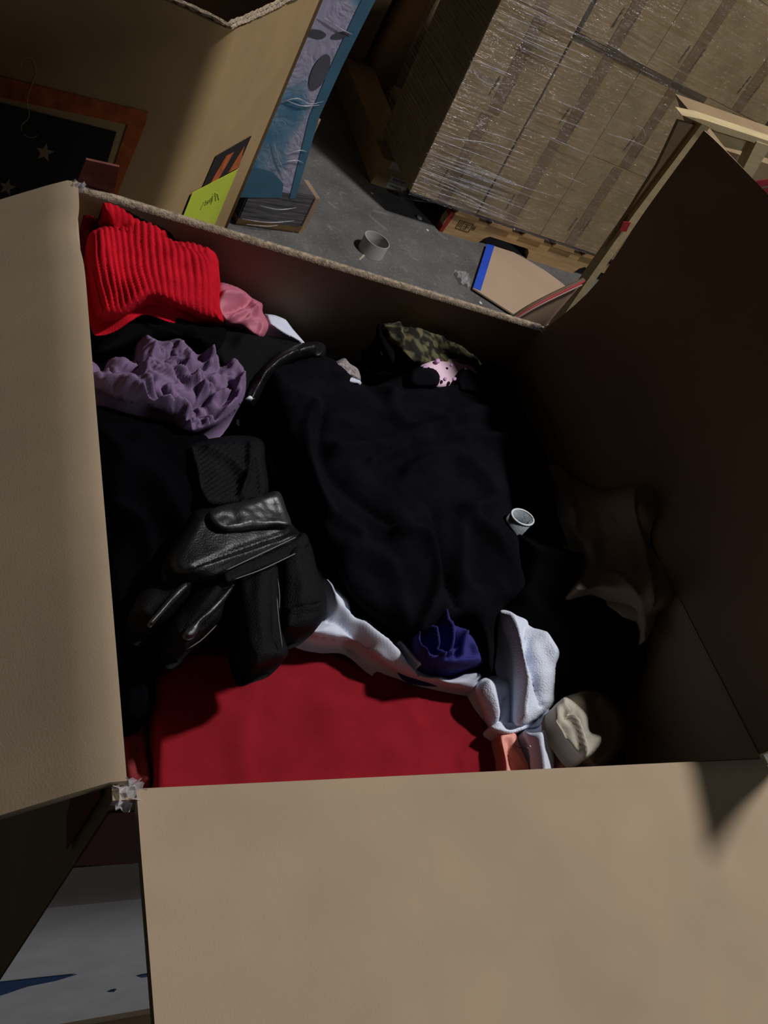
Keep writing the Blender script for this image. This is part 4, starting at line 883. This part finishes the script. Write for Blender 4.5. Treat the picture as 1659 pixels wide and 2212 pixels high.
prism('clear_tape', [onlb(.25, .085), onlb(1, .085), onlb(1, .1155), onlb(.25, .1155)], (0, -.0006, 0), CLEAR, lb)

# ------------------------------------------------------------------ things on the floor
tr_c = atz((800, 545), -RIM); 
bm = bmesh.new(); n = 64; R_o, R_i = .0485, .0460; H = .056
ringv = []
for k in range(n):
    a = 2 * math.pi * k / n; c, s = math.cos(a), math.sin(a)
    ringv.append([bm.verts.new((tr_c[0] + r * c, tr_c[1] + r * s, z)) for r, z in ((R_o, 0.001), (R_o, H), (R_i, H), (R_i, .001))])
for k in range(n):
    a, b = ringv[k], ringv[(k + 1) % n]
    for q in range(4): bm.faces.new((a[q], b[q], b[(q + 1) % 4], a[(q + 1) % 4]))
o = from_bm('tape_core', bm, mat('grey_card', (.44, .43, .43), rough=.7, bump=.2, bs=300), None, True)
o.modifiers.new('e', 'EDGE_SPLIT').split_angle = math.radians(40)
tag(o, 'empty grey cardboard tape core standing on the concrete floor', 'tape core')
pt = prism('paper_scrap', [atz(p, -RIM + .001) for p in ((789, 545), (793, 549), (778, 562), (774, 561))], (0, 0, .001), mat('cream_paper', (.42, .36, .28), rough=.8))
tag(pt, 'tiny cream paper scrap on the floor below the tape core', 'paper')
# board with blue stripe
PB_ = mat('hardboard', (.43, .31, .22), rough=.8, var=.04, vs=5, bump=.1, bs=400)
bd = empty('hardboard_sheet', atz((1130, 600), -RIM), 'tan hardboard sheet with a bright blue strip lying on the floor by the pallet', 'board')
zb = -RIM + .015
prism('board', [atz(p, zb) for p in ((1057, 528), (1110, 545), (1140, 562), (1180, 586), (1215, 612), (1236, 632), (1300, 640), (1112, 680), (1022, 622))], (0, 0, -.006), PB_, bd)
prism('blue_strip', [atz(p, zb + .0006) for p in ((1052, 527), (1068, 531), (1038, 628), (1022, 621))], (0, 0, .001), mat('blue_tape', (.02, .075, .55), rough=.5), bd)
pls = scrap('plastic_scrap', (1000, 600), -RIM + .010, .05, .085, CLEAR, None, 13, .022, 7)
tag(pls, 'crumpled clear plastic scrap on the floor left of the hardboard sheet', 'plastic')
for i, (a, b, s, lb_) in enumerate(((905, 472, .012, 'small white debris chip on the floor near the pallet corner'), (923, 498, .006, 'tiny white debris speck below the larger chip'), (1037, 655, .007, 'tiny pale debris speck below the plastic scrap'), (803, 418, .005, 'tiny white speck by the end of the long carton'))):
    c = atz((a, b), -RIM); bm = bmesh.new(); bmesh.ops.create_icosphere(bm, subdivisions=2, radius=s)
    for v in bm.verts:
        v.co = v.co * (1 + .5 * noise.noise(v.co * 150 + Vector((i, 0, 0)))); v.co.z *= .4; v.co += Vector((c[0], c[1], s * .35))
    tag(from_bm('debris_chip', bm, mat('chip_white', (.6, .57, .56), rough=.8), None, False), lb_, 'debris')

# ------------------------------------------------------------------ crate frame and striped carton behind the right flap
cr = empty('wooden_crate', (1.6, 1.6, 0), 'pale wooden crate frame standing behind the raised right flap', 'crate')
PALE = mat('pale_pine', (.52, .42, .24), col2=(.42, .33, .18), rough=.75, vs=8, aniso=(2, 8, 14), bump=.3, bs=200, vedge=(.3, .7))
CYy = 1.4
def cpx(pts, y=CYy): return [atplane(p, (0, y, 0), 0) for p in pts]
def cp(name, pts, dep, m, y=CYy, par=None): return prism(name, cpx(pts, y), (0, dep, 0), m, par or cr)
cp('post', [(1517, 267), (1533, 276), (1387, 466), (1330, 545), (1290, 600), (1140, 820), (1128, 812), (1276, 596), (1318, 536), (1373, 458)], .03, PALE)
cp('side_board', [(1466, 262), (1518, 274), (1374, 462), (1300, 572), (1284, 578), (1303, 546), (1352, 467), (1420, 359)], .01, KRAFT_DARK, CYy + .012)
cp('rail', [(1474, 249), (1518, 258), (1640, 298), (1800, 350), (1800, 366), (1641, 312), (1545, 283), (1526, 272)], .035, PALE, CYy - .004)
cp('rail', [(1540, 284), (1641, 314), (1800, 370), (1800, 388), (1630, 333), (1566, 318)], .02, PALE, CYy + .012)
cp('post', [(1635, 306), (1665, 316), (1600, 425), (1582, 412)], .03, PALE, CYy - .006)
cp('red_tape', [(1346, 478), (1362, 480), (1352, 500), (1338, 498)], -.002, mat('red_tape', (.3, .02, .02), rough=.5), CYy - .001)
sc = empty('striped_carton', (1.7, 1.7, 0), 'dark carton with red and white stripes inside the wooden crate', 'box')
cp('carton_body', [(1560, 322), (1800, 400), (1700, 560), (1590, 420)], .25, KRAFT_DARK, CYy + .05, sc)
for (a, b) in ((392, 380), (412, 400), (432, 420)):
    cp('red_stripe', [(1625, a), (1700, b), (1700, b + 14), (1625, a + 14)], -.001, mat('stripe_red', (.30, .02, .03), rough=.6), CYy + .049, sc)
    cp('white_stripe', [(1625, a + 14), (1700, b + 14), (1700, b + 17), (1625, a + 17)], -.001, mat('stripe_white', (.22, .15, .13), rough=.6), CYy + .049, sc)
# curved striped flap just behind the far right corner
def yat(p, y): return atplane(p, (0, y, 0), 0)
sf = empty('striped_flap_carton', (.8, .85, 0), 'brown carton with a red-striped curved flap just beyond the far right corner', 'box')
top = catmull([(1080, 706), (1125, 672), (1170, 646), (1215, 624), (1262, 602)], False, 14)
def strip(name, o0, o1, m, e):
    bm = bmesh.new(); pv = None
    for i, p in enumerate(top):
        y = .80 + .10 * (i / len(top)) ** 2; q = yat(p, y)
        a = bm.verts.new((q[0], q[1] - e, q[2] - o0)); b = bm.verts.new((q[0] - .01, q[1] - e - .0, q[2] - o1))
        if pv: bm.faces.new((pv[0], a, b, pv[1]))
        pv = (a, b)
    o = from_bm(name, bm, m, sf, True); s = o.modifiers.new('s', 'SOLIDIFY'); s.thickness = .002 if e else .005; s.offset = 0; return o
strip('flap', 0, .16, mat('shaded_brown', (.10, .062, .04), rough=.8), 0)  # flap brown darkened to carry the shade on its front
strip('red_stripe', .0, .022, MATS['stripe_red'], .005)
strip('white_stripe', .0085, .010, MATS['stripe_white'], .0065)
obox('carton_body', (1.08, .84, .0), 0, .40, .36, .64, KRAFT_DARK, sf, .004)
